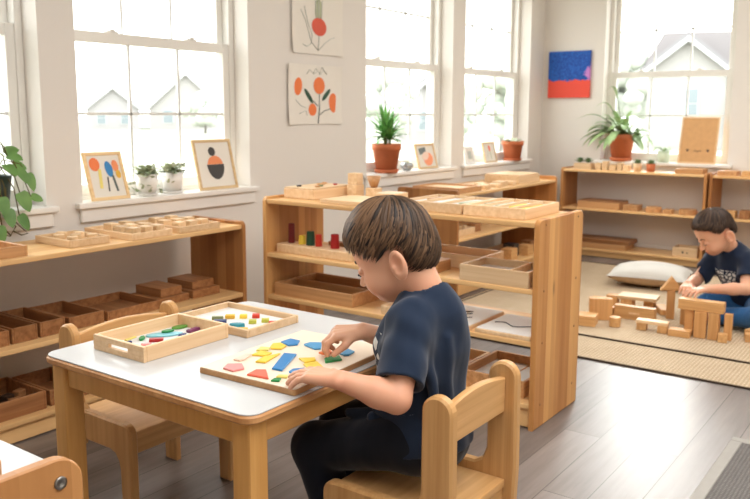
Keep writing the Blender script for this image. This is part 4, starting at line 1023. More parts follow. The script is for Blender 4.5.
# lower board
CL = .3077
open_box('long_box', 'long wooden box with two lengthwise compartments on the tall shelf\'s lower board', 'box', 2.435, 2.705, -.885, -.475, CL, .052, 'tray_warm', 'tray_brown', .011, dividers=[('x', .5, .92)])
open_box('wooden_tray', 'small white-lined wooden frame tray under the boy\'s chin', 'tray', 2.425, 2.62, -1.165, -1.03, CL, .034, 'tray', 'whiteboard', .009, .022)
def card(label, x0, x1, y0, y1, marks):
    r = box_thing('activity_card', label, 'board', x0, x1, y0, y1, CL, .015, 'tray')
    a, b = (x1 - x0) / 2, (y1 - y0) / 2; MB().box((-a + .004, -b + .004, .0151), (a - .004, b - .004, .0168), 0).build('white_face', 'whiteboard', r)
    for pts in marks:
        m = MB(); m.tube([(px, py, .0175) for px, py in pts], .0022, 6); m.build('drawn_line', 'ink', r)
card('white-faced board with short dark strokes beside the boy\'s shoulder', 2.412, 2.690, -1.415, -1.195, [[(-.03, .02), (.03, -.035)], [(.02, .03), (.06, -.02)], [(-.06, -.02), (-.02, -.06)]])
card('white-faced board with a wavy dark line at the right end of the lower board', 2.418, 2.665, -1.648, -1.438, [[(-.02 + .018 * math.sin(i * .9), .08 - .016 * i) for i in range(10)]])
CB = .0902
open_box('wooden_tray', 'wooden tray on the tall shelf\'s lowest board behind the boy\'s back', 'tray', 2.455, 2.74, -1.335, -1.13, CB, .048, 'tray', 'tray', .010)
open_box('wooden_tray', 'white-lined tray on the lowest board behind the chair back', 'tray', 2.455, 2.745, -1.615, -1.36, CB, .060, 'tray_warm', 'whiteboard', .010, .028, dividers=[('y', .42, .5)])

# --- low shelf under the far windows
AT = .6042
open_box('wooden_tray', 'flat wooden tray at the left end of the far window shelf top', 'tray', 4.03, 4.30, -.44, -.12, AT, .032, 'tray_warm', 'tray', .012, .022)
for i, (x, yy, w_, h_) in enumerate([(4.40, -.40, .07, .026), (4.48, -.34, .06, .030), (4.56, -.40, .06, .022), (4.66, -.38, .09, .030), (4.76, -.40, .05, .026)]):
    box_thing('wooden_block', ['pale block beside the flat tray on the far window shelf', 'taller pale block second along the far window shelf top', 'low block in the middle of the row on the far window shelf top', 'wide block fourth along the far window shelf top', 'block next to the long box on the far window shelf top'][i], 'block', x - w_ / 2, x + w_ / 2, yy - .035, yy + .035, AT, h_, 'block_pale', 'blocks on the far window shelf')
r = box_thing('wooden_box', 'long pale wooden box at the right of the far window shelf top', 'box', 4.86, 5.18, -.42, -.16, AT, .050, 'tray')
MB().box((-.155, -.125, .0502), (.155, .125, .058), .003).build('lid', 'tray', r)
open_box('wooden_tray', 'pale tray of pegs on the far window shelf\'s middle board', 'tray', 4.02, 4.27, -.42, -.15, .3452, .040, 'tray', 'tray', .010)
for i in range(4):
    o = MB().cyl((0, 0, 0), .014, .045, 14).build('wooden_peg', 'block_pale', loc=(4.06 + .055 * i, -.37, .3505)); tag(o, 'wooden peg standing in the tray under the far windows', 'peg', 'pegs in the far tray')
box_thing('wooden_block', 'brown block next to the peg tray under the far windows', 'block', 4.30, 4.38, -.40, -.32, .3452, .05, 'tray_brown')
for i, (x, yy, w_, h_, mm) in enumerate([(4.66, -.36, .10, .05, 'block'), (4.80, -.39, .09, .075, 'block'), (4.93, -.34, .08, .085, 'charcoal'), (5.03, -.40, .09, .07, 'block'), (5.16, -.36, .09, .08, 'tray_brown'), (5.27, -.40, .07, .06, 'block')]):
    box_thing('wooden_block', ['flat block at the left of the row on the far shelf\'s lowest board', 'upright tan block, second on the far shelf\'s lowest board', 'dark block on the far shelf\'s lowest board', 'tan block right of the dark one on the far shelf\'s lowest board', 'brown block near the right end of the far shelf\'s lowest board', 'last small block at the right end of the far shelf\'s lowest board'][i], 'block', x - w_ / 2, x + w_ / 2, yy - .04, yy + .04, .1052, h_, mm, 'blocks on the far shelf\'s lowest board')

# --- back wall shelves
KT, KM, KB = .6542, .3652, .0642
def succulent(root, x, yy, z, s, n=9, seed=1, mat='succulent'):
    q = random.Random(seed); m = MB()
    for i in range(n):
        a = i * 2.4; e = .35 + .9 * i / n; L = s * (1.1 - .35 * e * .5)
        p = [(x + L * math.cos(a) * math.cos(e) * t, yy + L * math.sin(a) * math.cos(e) * t, z + L * math.sin(e) * t) for t in (0, .3, .6, .85, 1)]
        m.leaf(p, s * .45, .5, 0, 'lance')
    m.build('rosette', mat, root)
r = box_thing('planter_box', 'small pale planter box with two succulents on the back shelf top', 'planter', 5.82, 5.92, -.535, -.405, KT, .045, 'tray')
succulent(r, 0, .035, .045, .052, 10, 1); succulent(r, 0, -.03, .045, .050, 10, 2)
for i, (yy, w_, h_, lab) in enumerate([(-.585, .045, .050, 'pale block right of the planter on the back shelf top'), (-.637, .04, .065, 'taller cube block in front of the big terracotta pot, left'), (-.695, .05, .040, 'low block in front of the big terracotta pot'), (-.747, .035, .055, 'narrow block in front of the big terracotta pot, right'), (-.795, .045, .042, 'pale block left of the first plant cup')]):
    box_thing('wooden_block', lab, 'block', 5.84, 5.90, yy - w_ / 2, yy + w_ / 2, KT, h_, 'block_pale', 'blocks on the back shelf top')
def cup(label, yy, mat, seed):
    r = thing('plant_cup', label, 'plant', (5.87, yy, KT), 0, 'plant cups on the back shelf')
    MB().lathe([(0, 0), (.026, 0), (.032, .058), (.029, .058), (.027, .048), (0, .048)], 20).build('cup', mat, r); succulent(r, 0, 0, .045, .052, 11, seed)
cup('wooden cup with a small succulent, left of two on the back shelf top', -.872, 'tray', 3); cup('orange cup with a small succulent, right of two on the back shelf top', -.968, 'terracotta', 5)
o = MB().box((-.05, -.05, 0), (.05, .05, .003), .001).build('paper_sheet', 'whiteboard', loc=(5.88, -1.07, KT)); tag(o, 'small white sheet lying on the back shelf top', 'paper')
box_thing('wooden_box', 'flat wooden box at the right end of the back shelf top', 'box', 5.83, 5.98, -1.335, -1.15, KT, .032, 'tray_warm')
r = box_thing('wooden_box', 'long brown lidded box at the left of the back shelf\'s middle board', 'box', 5.81, 6.02, -.770, -.450, KM, .050, 'tray_warm'); MB().box((-.103, -.158, .0502), (.103, .158, .057), .002).build('lid', 'tray_brown', r)
box_thing('wooden_block', 'square brown block right of the long lidded box', 'block', 5.81, 5.93, -.905, -.800, KM, .042, 'tray_warm')
def disc(label, yy, r_): tag(MB().cyl((0, 0, 0), r_, .038, 28, bev=.003).build('wooden_disc', 'tray_warm', loc=(5.87, yy, KM)), label, 'disc')
disc('round brown wooden disc in the middle of the back shelf', -1.005, .055); box_thing('wooden_block', 'small brown block between the two round discs', 'block', 5.82, 5.89, -1.145, -1.085, KM, .030, 'tray_warm'); disc('round brown wooden disc at the right of the back shelf', -1.245, .060)
box_thing('wooden_box', 'lower flat box of the pile on the back shelf\'s lowest board', 'box', 5.81, 6.02, -.830, -.420, KB, .040, 'tray_warm'); box_thing('wooden_box', 'upper flat dark box of the pile on the back shelf\'s lowest board', 'box', 5.82, 6.03, -.850, -.410, KB + .0402, .030, 'tray_brown')
r = open_box('storage_box', 'small wooden box with two dark marks at the right of the lowest board', 'box', 5.82, 5.97, -1.335, -1.165, KB, .068, 'tray', 'tray', .009)
for k, yy in enumerate((.012, -.018)): MB().box((-.0765, yy - .006, .028), (-.0752, yy + .006, .042 - .006 * k), 0).build('mark', 'charcoal', r)
box_thing('wooden_box', 'flat box at the left of the far right shelf top', 'box', 5.83, 5.97, -1.555, -1.43, KT, .030, 'tray_warm'); box_thing('wooden_block', 'block by the picture\'s right edge on the far right shelf top', 'block', 5.83, 5.91, -1.66, -1.585, KT, .034, 'block')
box_thing('wooden_block', 'brown block left of the paler one on the far right shelf', 'block', 5.82, 5.90, -1.475, -1.435, KM, .060, 'tray_brown'); box_thing('wooden_block', 'pale block on the far right shelf behind the rug boy\'s head', 'block', 5.82, 5.90, -1.565, -1.490, KM, .050, 'block'); box_thing('wooden_block', 'brown block at the right edge on the far right shelf', 'block', 5.82, 5.90, -1.655, -1.59, KM, .058, 'tray_brown')

# ------------------------------------------------------------------ on the window sills
SZ = SILL + .0125
def leaning(name, label, x, w_, h_, y0, lean, rotz=0, fmat='frame', fw=.014, bg='paper', wallb=False):
    """frame leaning back against the window: Empty at its foot, tilted about X"""
    r = thing(name, label, 'picture', (x, y0, SZ)); r.rotation_euler = (-lean, 0, rotz)
    m = MB()
    m.box((-w_ / 2, 0, 0), (-w_ / 2 + fw, .012, h_), .0015); m.box((w_ / 2 - fw, 0, 0), (w_ / 2, .012, h_), .0015); m.box((-w_ / 2 + fw, 0, 0), (w_ / 2 - fw, .012, fw), .0015); m.box((-w_ / 2 + fw, 0, h_ - fw), (w_ / 2 - fw, .012, h_), .0015)
    m.build('picture_frame', fmat, r)
    p = MB(); p.box((-w_ / 2 + fw, .005, fw), (w_ / 2 - fw, .010, h_ - fw), 0); p.build('print', bg, r); return r
def art(r, mat, pts, yoff=.0042, t=.0006): MB().prism(pts, yoff - t, yoff, 'Y').build('printed_shape', mat, r)
f1 = leaning('framed_picture', 'leaning framed print with red and blue lollipop shapes, left of the white pots', 2.000, .180, .200, .0, .30)
art(f1, 'orange', ellp(-.045, .150, .024, .028, 0)); art(f1, 'lemon', rectp(-.030, .090, .007, .040, -.10), .0040); art(f1, 'blue', ellp(.018, .128, .017, .034, .15)); art(f1, 'slate', rectp(.035, .068, .005, .034, .15)); art(f1, 'peach', ellp(.050, .140, .015, .025, .1), .0038); art(f1, 'charcoal', rectp(.002, .066, .003, .030, -.1))
art(f1, 'gold', ellp(.058, .105, .012, .018, .1), .0036)
f2 = leaning('framed_picture', 'leaning framed print of dark circle over orange dome and grey bowl', 2.590, .235, .235, .0, .24)
art(f2, 'charcoal', ellp(-.008, .178, .021, .021, 0, 24)); art(f2, 'peach', [(-.048 + .0, .118)] + [(.002 + .046 * math.cos(a), .118 + .040 * math.sin(a)) for a in [PI - PI * i / 14 for i in range(15)]][1:]); art(f2, 'charcoal', [(.002 + .052 * math.cos(a), .117 + .070 * math.sin(a)) for a in [PI + PI * i / 16 for i in range(17)]], .0046)
f3 = leaning('framed_picture', 'leaning wood-framed orange and grey print right of the spiky palm', 4.410, .225, .165, .0, .26)
art(f3, 'peach', ellp(.020, .062, .055, .042, .2)); art(f3, 'slate', rectp(-.035, .118, .040, .020, .1), .0040); art(f3, 'blush', ellp(-.010, .085, .042, .026, .3), .0038)
f4 = leaning('framed_picture', 'tiny white-framed picture nearest the window post', 5.005, .120, .125, .02, .22, 0, 'trim', .016); art(f4, 'greyline', rectp(0, .065, .026, .028, 0))
f5 = leaning('framed_picture', 'white-framed print with a red flower beside the small terracotta pot', 5.290, .180, .150, .01, .24, 0, 'frame', .010); art(f5, 'salmon', ellp(.005, .105, .016, .022, .2)); art(f5, 'sage', rectp(.012, .058, .004, .034, .1)); art(f5, 'greyline', rectp(-.03, .06, .003, .03, -.3))
def pot(r, rt, rb, h, mat, saucer=True, rim=True, z0=0):
    zs = .0
    if saucer:
        MB().lathe([(0, z0), (rb * 1.12, z0), (rb * 1.25, z0 + h * .13), (rb * 1.17, z0 + h * .13), (rb * 1.08, z0 + .006), (0, z0 + .006)], 32).build('saucer', mat, r); zs = .0065
    z0 += zs; t = max(.004, rt * .07)
    pr = [(0, z0), (rb, z0)]
    if rim: pr += [(rt * .93, z0 + h * .78), (rt, z0 + h * .78), (rt * 1.02, z0 + h)]
    else: pr += [(rt, z0 + h)]
    pr += [(rt - t, z0 + h), (rt - t * 1.4, z0 + h * .86), (0, z0 + h * .86)]
    p = MB().lathe(pr, 32).build('pot', mat, r); MB().cyl((0, 0, z0 + h * .861), rt - t * 1.8, .004, 24, bev=.001).build('soil', 'soil', p)
    return z0 + h * .86
def white_pot(label, x, seed, trail):
    r = thing('potted_plant', label, 'plant', (x, .030, SZ), 0, 'small plants in white pots'); z = pot(r, .048, .038, .085, 'whitepot', True, False); q = random.Random(seed); m = MB()
    for i in range(130):
        a = q.uniform(0, 2 * PI); R_ = q.uniform(.0, .054); zz = z + q.uniform(.005, .040)
        if i < trail: a = q.uniform(PI * .8, PI * 1.5); R_ = q.uniform(.045, .075); zz = z - q.uniform(-.01, .075)
        d = Vector((math.cos(a) * .5 + q.uniform(-.5, .5), math.sin(a) * .5 + q.uniform(-.5, .5), q.uniform(-.1, .7))).normalized(); b = Vector((max(-.05, min(.046, math.cos(a) * R_)) - (.02 if i < trail else 0), max(-.07, min(.055, math.sin(a) * R_)), zz))
        m.leaf([b + d * .021 * t for t in (0, .25, .5, .75, 1)], .018, .3, 0, 'oval', (q.uniform(-.4, .4), q.uniform(-.4, .4), 1))
    m.build('foliage', 'sage', r)
    m = MB()
    for i in range(12): a = q.uniform(0, 2 * PI); m.tube([(0, 0, z), (.03 * math.cos(a), .03 * math.sin(a), z + .02), (.052 * math.cos(a), .045 * math.sin(a), z + .012)], .0012, 5)
    m.build('stem', 'stem', r)
white_pot('small variegated plant trailing from the left white pot on the sill', 2.195, 2, 26); white_pot('small variegated plant in the right white pot, beside the bowl print', 2.335, 6, 8)
# spiky palm
r = thing('potted_plant', 'spiky green palm in a terracotta pot on the window sill', 'plant', (3.935, .006, SZ)); z = pot(r, .087, .060, .165, 'terracotta')
q = random.Random(5); m = MB(); st = MB()
for k, (sx_, sy_, hh) in enumerate([(-.018, 0, .075), (.012, .012, .085), (.014, -.014, .06)]):
    st.tube([(sx_, sy_, z), (sx_ * 1.1, sy_, z + hh * .5), (sx_ * 1.2, sy_ * 1.2, z + hh)], .006, 8)
    for i in range(17):
        a = i * 2.4 + k; e = .1 + 1.3 * (i / 17) ** .9; L = q.uniform(.15, .215) * (.8 + .3 * (e / 1.45)); w0 = z + hh * (.72 + .28 * i / 17); pts = []
        for t in np.linspace(0, 1, 8):
            rr = L * t; dr = math.cos(e) * rr; pts.append((sx_ + dr * math.cos(a), sy_ + max(-.16, min(.052, dr * math.sin(a) * .8)), w0 + math.sin(e) * rr - .05 * t * t * math.cos(e)))
        m.leaf(pts, .032, .35, 0, 'strap')
m.build('foliage', 'palm', r); st.build('stem', 'stem', r)
r = thing('glass_bowl', 'small silvery glass bowl between the spiky palm and the orange print', 'bowl', (4.165, .012, SZ))
MB().lathe([(0, 0), (.022, 0), (.040, .020), (.042, .036), (.032, .050), (.029, .050), (.038, .036), (.035, .022), (0, .008)], 24).build('bowl', plain('silver_glass', srgb(170, 174, 174), .15, .6, .1, Metallic=.6), r); succulent(r, 0, 0, .03, .035, 8, 4, 'sage')
r = thing('potted_plant', 'small plant in a terracotta pot next to the corner of the room', 'plant', (5.610, .004, SZ)); z = pot(r, .082, .060, .140, 'terracotta'); m = MB(); q = random.Random(8)
for i in range(50):
    a = q.uniform(0, 2 * PI); d = Vector((math.cos(a), math.sin(a) * .7, q.uniform(.1, .9))).normalized(); b = Vector((.03 * math.cos(a), .03 * math.sin(a), z)); L = q.uniform(.05, .09)
    m.leaf([b + d * L * t + Vector((0, 0, -.01 * t * t)) for t in (0, .3, .6, .85, 1)], .026, .3, 0, 'oval')
m.build('foliage', 'sage', r)
# pothos, at the left edge
r = thing('potted_plant', 'trailing green pothos in a dark pot on the sill at the left edge', 'plant', (1.520, .030, SZ)); z = pot(r, .066, .050, .125, 'darkpot', False, False)
m = MB(); st = MB(); q = random.Random(12)
def heart(mb, base, d, L, up):
    d = Vector(d).normalized(); base = Vector(base); mb.leaf([base + d * L * t + Vector((0, 0, -.16 * L * t * t)) for t in (0, .12, .3, .5, .7, .86, 1)], L * .80, .22, 0, 'oval', up)
# (tip of the stem, leaf direction, length), local to the pot
for (px_, py_, pz_, d, L) in [(.030, -.055, .195, (.5, -.5, -.1), .075), (.055, -.070, .150, (.45, -.4, -.8), .085), (.095, -.065, .130, (.25, -.3, -1), .085), (.055, -.080, .065, (.3, -.35, -.9), .095), (.100, -.075, .045, (1, -.2, -.25), .062),
                              (.045, -.085, -.015, (.5, -.3, -1), .080), (.000, -.085, .010, (.1, -.4, -1), .085), (-.030, -.075, .185, (-.4, -.6, .1), .08), (-.045, -.08, .10, (-.2, -.5, -1), .09), (.010, -.075, .165, (.1, -.7, -.4), .085), (-.02, -.088, .055, (0, -.4, -1), .09),
                              (.035, -.03, .205, (.7, -.2, .25), .075), (-.01, -.02, .215, (-.1, -.5, .4), .08), (-.06, -.085, .02, (-.2, -.3, -1), .085), (-.035, -.088, -.045, (.1, -.3, -1), .075), (.070, -.02, .165, (.9, -.25, -.3), .07)]:
    st.tube([(0, 0, z), (px_ * .3, py_ * .4, max(z, pz_) + .05), (px_ * .8, py_ * .9, (max(z, pz_) + pz_) / 2 + .035), (px_, py_, pz_)], .0022, 6); heart(m, (px_, py_, pz_), d, L * .72, (q.uniform(-.3, .3), -.8, .55))
for k, pts in enumerate([[(-.01, -.05, z), (-.015, -.085, .05), (.02, -.088, -.03), (.06, -.085, -.070), (.075, -.085, -.084), (.05, -.085, -.088), (.02, -.085, -.07)], [(.0, -.05, z), (-.03, -.085, .02), (-.02, -.085, -.05), (.01, -.085, -.086)], [(.02, -.05, z), (.0, -.086, -.02), (.03, -.085, -.055), (.005, -.085, -.088), (-.02, -.085, -.075)]]):
    st.tube(pts, .0024, 6)
m.build('foliage', 'pothos', r); st.build('vine', 'vine', r)
# big leafy plant on the back sill
r = thing('potted_plant', 'large arching leafy plant in a terracotta pot on the back window sill', 'plant', (CX - .003, -.665, SZ)); z = pot(r, .098, .068, .195, 'terracotta')
m = MB(); st = MB(); q = random.Random(21)
for i in range(64):
    a = i * 2.399 + q.uniform(-.2, .2); e = q.uniform(.5, 1.35); L = q.uniform(.20, .36); pts = []; w_ = q.uniform(.040, .060)
    ca, sa = math.cos(a), math.sin(a)
    for t in np.linspace(0, 1, 10):
        rr = L * t; hx_ = math.cos(e) * rr * 1.1; x = hx_ * ca
        pts.append((min(.085 if abs(hx_ * sa) < .12 else -.06, x), hx_ * sa * 1.0, max(z + math.sin(e) * rr - (.10 + .16 * math.cos(e)) * t ** 2.2, .03 if x > -.10 else -.2)))
    m.leaf(pts[3:], w_, .3, 0, 'lance'); st.tube(pts[:4], .0028, 5)
for (dy, top_, L) in [(.07, .40, .10), (.25, .19, .09), (.135, .28, .07)]:          # the tall arching ones
    pts = [(-.09 * t, dy * t ** 1.2, z + top_ * (1 - (1 - t) ** 1.8) - .02 * t ** 4) for t in np.linspace(0, 1, 12)]
    st.tube(pts[:8], .0026, 5); m.leaf(pts[6:] + [(-.10, dy * 1.25 + .02 * (1 if dy > 0 else -1), pts[-1][2] - .03)], .046, .3, 0, 'lance')
m.build('foliage', 'variegated', r); st.build('stem', 'stem', r)
r = thing('potted_plant', 'thin grassy plant in a small glazed pot beside the cork board', 'plant', (CX - .002, -.985, SZ)); z = pot(r, .045, .038, .085, plain('pale_green_glaze', srgb(206, 220, 196), .3, .5, .05), False, False); m = MB(); q = random.Random(31)
for i in range(22):
    a = q.uniform(0, 2 * PI); L = q.uniform(.10, .17); pts = [(min(.075, L * .55 * t * math.cos(a)), L * .8 * t * math.sin(a), z + L * .9 * t - L * 1.0 * t ** 2.4) for t in np.linspace(0, 1, 8)]; m.leaf(pts, .010, .3, 0, 'strap')
m.build('foliage', 'variegated', r)
r = thing('cork_board', 'framed tan cork board leaning against the back window', 'board', (CX - .025, -1.222, SZ)); r.rotation_euler = (-.24, 0, -PI / 2)
m = MB(); w_, h_, fw = .262, .345, .012
m.box((-w_ / 2, 0, 0), (-w_ / 2 + fw, .014, h_), .002); m.box((w_ / 2 - fw, 0, 0), (w_ / 2, .014, h_), .002); m.box((-w_ / 2 + fw, 0, 0), (w_ / 2 - fw, .014, fw), .002); m.box((-w_ / 2 + fw, 0, h_ - fw), (w_ / 2 - fw, .014, h_), .002); m.build('board_frame', 'tray', r)
MB().box((-w_ / 2 + fw, .004, fw), (w_ / 2 - fw, .012, h_ - fw), 0).build('cork_sheet', 'cork', r)
for px_ in (-.070, .072):
    m = MB()
    for k in range(3): a = k * PI / 3; m.prism(rectp(px_, .098, .010, .0022, a), .0025, .0038, 'Y')
    m.build('star_mark', 'ink', r)
m = MB(); m.tube([(-.024 + .008 * i, .0032, .092 + .006 * math.sin(i * 1.6)) for i in range(7)], .0022, 6); m.build('squiggle_mark', 'ink', r)

# ------------------------------------------------------------------ on the walls
def sheet(label, x0, x1, z0, z1, curl):
    r = thing('hanging_drawing', label, 'poster', ((x0 + x1) / 2, -.004, (z0 + z1) / 2), 0, 'flower drawings on the window wall'); a, b = (x1 - x0) / 2, (z1 - z0) / 2
    t = bmesh.new(); n = 14; rows = []
    for j in range(n + 1):
        v = -b + 2 * b * j / n; rows.append([t.verts.new((-a + 2 * a * i / n, -.002 - curl * (abs(-1 + 2 * i / n) ** 5) * (.4 + .6 * abs(-1 + 2 * j / n) ** 3), v)) for i in range(n + 1)])
    for A, B_ in zip(rows, rows[1:]):
        for i in range(n): t.faces.new((A[i], A[i + 1], B_[i + 1], B_[i]))
    m = MB(); m._take(t, None, 0, True); m.build('paper', 'paper', r); return r
def sh(r, mat, pts, y_=-.0032, name='painted_shape'): MB().prism(pts, y_ - .0004, y_, 'Y').build(name, mat, r)
def ln(r, mat, pts, w_=.0022, name='drawn_line'): MB().tube([(p[0], -.0030, p[1]) for p in pts], w_, 5).build(name, mat, r)
p1 = sheet('upper drawing sheet with a single red flower bud', 3.085, 3.492, 1.365, 1.705, .012)
o_ = lambda x, z: (x - 3.2885, z - 1.535)
sh(p1, 'posterred', ellp(*o_(3.30, 1.505), .060, .046, -.15)); sh(p1, 'sage', ellp(*o_(3.297, 1.585), .030, .062, 0), -.0026)
for dx in (-.02, 0, .022): ln(p1, 'greyline', [o_(3.297 + dx, 1.545), o_(3.297 + dx * 1.3, 1.64)], .003)
ln(p1, 'greyline', [o_(3.300, 1.46), o_(3.296, 1.42), o_(3.290, 1.385)], .003)
for s_ in (-1, 1): ln(p1, 'greyline', [o_(3.292, 1.385), o_(3.292 + s_ * .055, 1.425), o_(3.292 + s_ * .10, 1.45 + (0 if s_ > 0 else .08)), o_(3.292 + s_ * .135, 1.46 + (0 if s_ > 0 else .12))], .0022)
ln(p1, 'greyline', [o_(3.17, 1.41), o_(3.20, 1.40), o_(3.235, 1.415), o_(3.245, 1.46), o_(3.21, 1.52), o_(3.185, 1.60)], .0022)
p2 = sheet('lower drawing sheet with orange blossoms on a dark stem', 3.052, 3.482, 1.005, 1.310, .012)
o_ = lambda x, z: (x - 3.267, z - 1.1575)
for (x, z, a, b, g_, c) in [(3.131, 1.197, .030, .046, -.2, 'orange'), (3.298, 1.205, .046, .044, 0, 'orange'), (3.414, 1.117, .036, .052, .1, 'orange'), (3.243, 1.080, .032, .032, .3, 'orange')]: sh(p2, c, ellp(*o_(x, z), a, b, g_))
sh(p2, 'darkgreen', ellp(*o_(3.213, 1.150), .013, .050, .75)); sh(p2, 'darkgreen', ellp(*o_(3.355, 1.158), .013, .046, -.85))
ln(p2, 'slate', [o_(3.299, 1.165), o_(3.299, 1.09), o_(3.288, 1.008)], .003); ln(p2, 'slate', [o_(3.294, 1.05), o_(3.34, 1.075), o_(3.39, 1.085)], .0024); ln(p2, 'slate', [o_(3.285, 1.10), o_(3.25, 1.125)], .0024)
for k in range(3): ln(p2, 'greyline', [o_(3.20 + .05 * k, 1.262), o_(3.22 + .05 * k, 1.285 + .008 * k), o_(3.26 + .05 * k, 1.265), o_(3.30 + .03 * k, 1.285)], .0018)
ln(p2, 'greyline', [o_(3.11, 1.13), o_(3.15, 1.10), o_(3.19, 1.09)], .0018); ln(p2, 'greyline', [o_(3.14, 1.06), o_(3.19, 1.075), o_(3.20, 1.05)], .0018)
def canvasmat():
    t = NT('blue_red_canvas_paint'); o = t.obj(); s = t.n('ShaderNodeSeparateXYZ'); t.l(o, s.inputs[0]); n = t.noise(o, 28, 4, .7); n2 = t.noise(o, 60, 4, .7); n3 = t.noise(o, 9, 3)
    blue = t.mix(t.ramp(n2, [(.35, 0.0), (.65, 1.0)]), srgb(18, 58, 142), srgb(34, 100, 190))
    blue = t.mix(t.math('GREATER_THAN', t.math('ADD', s.outputs[1], t.math('MULTIPLY', n, .18)), 1.0), blue, blue)
    pinkf = t.math('GREATER_THAN', t.math('SUBTRACT', t.math('ADD', t.math('MULTIPLY', s.outputs[1], -1.0), t.math('MULTIPLY', n, .20)), t.math('ABSOLUTE', t.math('MULTIPLY', t.math('ADD', s.outputs[2], -.0), .55))), .232)
    blue = t.mix(pinkf, blue, srgb(196, 128, 196))
    redf = t.math('LESS_THAN', t.math('ADD', s.outputs[2], t.math('MULTIPLY', n, .07)), -.010)
    return t.bsdf(t.mix(redf, blue, srgb(228, 80, 62)), .55, .3, bump=n2, bstr=.3, bdist=.002)
M['canvas'] = canvasmat()
r = MB().box((-.022, -.172, -.18), (0, .172, .18), .002).build('canvas_painting', 'canvas', loc=(CX - .0005, -.227, 1.371)); tag(r, 'square abstract canvas, blue above red, hanging on the back wall', 'painting')

# ------------------------------------------------------------------ cushion and loose building blocks on the rug
RZ = .0125
m = bmesh.new(); bmesh.ops.create_grid(m, x_segments=26, y_segments=26, size=.5)
top = []; 
r = thing('cushion', 'white linen cushion with tan underside lying on the rug', 'cushion', (4.985, -1.270, RZ), .15)
for nm, sgn, mat_ in (('cushion_top', 1, 'cushion'), ('cushion_underside', -1, 'cushion_under')):
    t = bmesh.new(); bmesh.ops.create_grid(t, x_segments=28, y_segments=28, size=1)
    for v in t.verts:
        u_, w_ = v.co.x, v.co.y; k = max(0, (1 - u_ ** 2) * (1 - w_ ** 2)) ** .42
        pinch = 1 - .06 * (1 - abs(u_) ** 2) * abs(w_) ** 3; pin2 = 1 - .06 * (1 - abs(w_) ** 2) * abs(u_) ** 3
        wr = .006 * math.sin(5 * u_ + 3 * w_) * k
        v.co = Vector((u_ * .185 * pin2, w_ * .235 * pinch, .070 + sgn * (.068 * k) + wr * (sgn > 0)))
        if sgn < 0: v.co.z = max(.0005, v.co.z * .98)
    if sgn < 0: bmesh.ops.reverse_faces(t, faces=t.faces[:])
    mm = MB(); mm._take(t, None, 0, True); mm.build(nm, mat_, r)
m.free()
GB = 'loose building blocks on the rug'
def blk(label, cx, cy, dx, dy, h, z=0, rot=0, mat='block', name='building_block'): return box_thing(name, label, 'block', cx - dx / 2, cx + dx / 2, cy - dy / 2, cy + dy / 2, RZ + z, h, mat, GB, rot, .002)
blk('low flat block nearest the tall shelf\'s end panel on the rug', 3.835, -1.300, .10, .11, .052, 0, .2)
blk('tall slab block standing at the left of the block pile', 3.975, -1.325, .05, .115, .112, 0, .45, 'block_z')
tag(MB().cyl((0, 0, 0), .028, .048, 24, bev=.002).build('building_block', 'block', loc=(3.880, -1.436, RZ)), 'short round cylinder block in front of the pile', 'block', GB)
r = blk('long block with a slot through it, front of the pile', 4.080, -1.472, .045, .205, .068, 0, .06)
m = MB(); m.prism(rrect(-.028, .028, .030, .039, .004, 4), -.0238, -.0225, 'X'); m.build('slot', 'block_pale', r)
blk('small block between the slab and the slotted block', 4.075, -1.345, .04, .035, .05)
blk('small square block at the back left of the pile', 4.270, -1.205, .06, .065, .045, 0, .2); blk('upright block at the back middle of the pile', 4.275, -1.285, .055, .06, .07, 0, .1, 'block_z')
blk('block under the left end of the flat roof plank', 4.27, -1.370, .07, .06, .062); blk('block under the right end of the flat roof plank', 4.33, -1.470, .06, .05, .062)
blk('flat pale plank laid as a roof on the pile', 4.295, -1.420, .12, .20, .018, .0625, .12, 'block_pale')
blk('flat block lying right of the slotted block', 4.315, -1.545, .14, .06, .030, 0, .55)
blk('left foot of the little bridge in front of the pile', 3.905, -1.565, .05, .045, .036, 0, .1); blk('right foot of the little bridge in front of the pile', 3.905, -1.665, .05, .045, .036, 0, .1)
blk('flat plank across the little bridge', 3.905, -1.615, .052, .150, .016, .0365, .1, 'block_pale')
blk('flat block lying between the bridge and the arch', 3.895, -1.748, .06, .10, .032, 0, .05)
blk('square column carrying the triangular roof block', 4.21, -1.612, .038, .040, .150, 0, .3, 'block_z')
m = MB(); m.prism([(-.056, 0), (.056, 0), (0, .072)], -.02, .02, 'Y', bev=.002); tag(m.build('building_block', 'block', loc=(4.21, -1.612, RZ + .1505), rotz=-PI / 2 + .45), 'triangular roof block on top of the square column', 'block', GB)
blk('back left column of the arch, standing apart', 4.130, -1.708, .045, .042, .120, 0, .1, 'block_z'); blk('front left column under the arch beam', 3.955, -1.775, .045, .040, .126, 0, .05, 'block_z')
blk('wide middle column under the arch beam', 3.930, -1.832, .050, .055, .126, 0, .12, 'block_z'); blk('right column under the arch beam', 3.930, -1.892, .045, .045, .126, 0, 0, 'block_z')
blk('thick beam laid across the columns as the arch top', 3.945, -1.828, .052, .205, .050, .1265, .03)
blk('small cube at the foot of the arch\'s right side', 3.905, -1.938, .04, .04, .040, 0, .2); blk('narrow upright block leaning at the right of the arch', 3.955, -1.950, .035, .035, .125, 0, .1, 'block_z')
blk('low block by the picture\'s right edge near the kneeling boy', 3.990, -2.045, .05, .05, .038, 0, .2); blk('block behind the low one at the right edge', 4.045, -2.035, .045, .045, .044, 0, -.3)
tag(MB().cyl((0, 0, 0), .022, .042, 20, bev=.002).build('building_block', 'block', loc=(3.960, -2.10, RZ)), 'small round block at the right edge of the rug scene', 'block', GB)
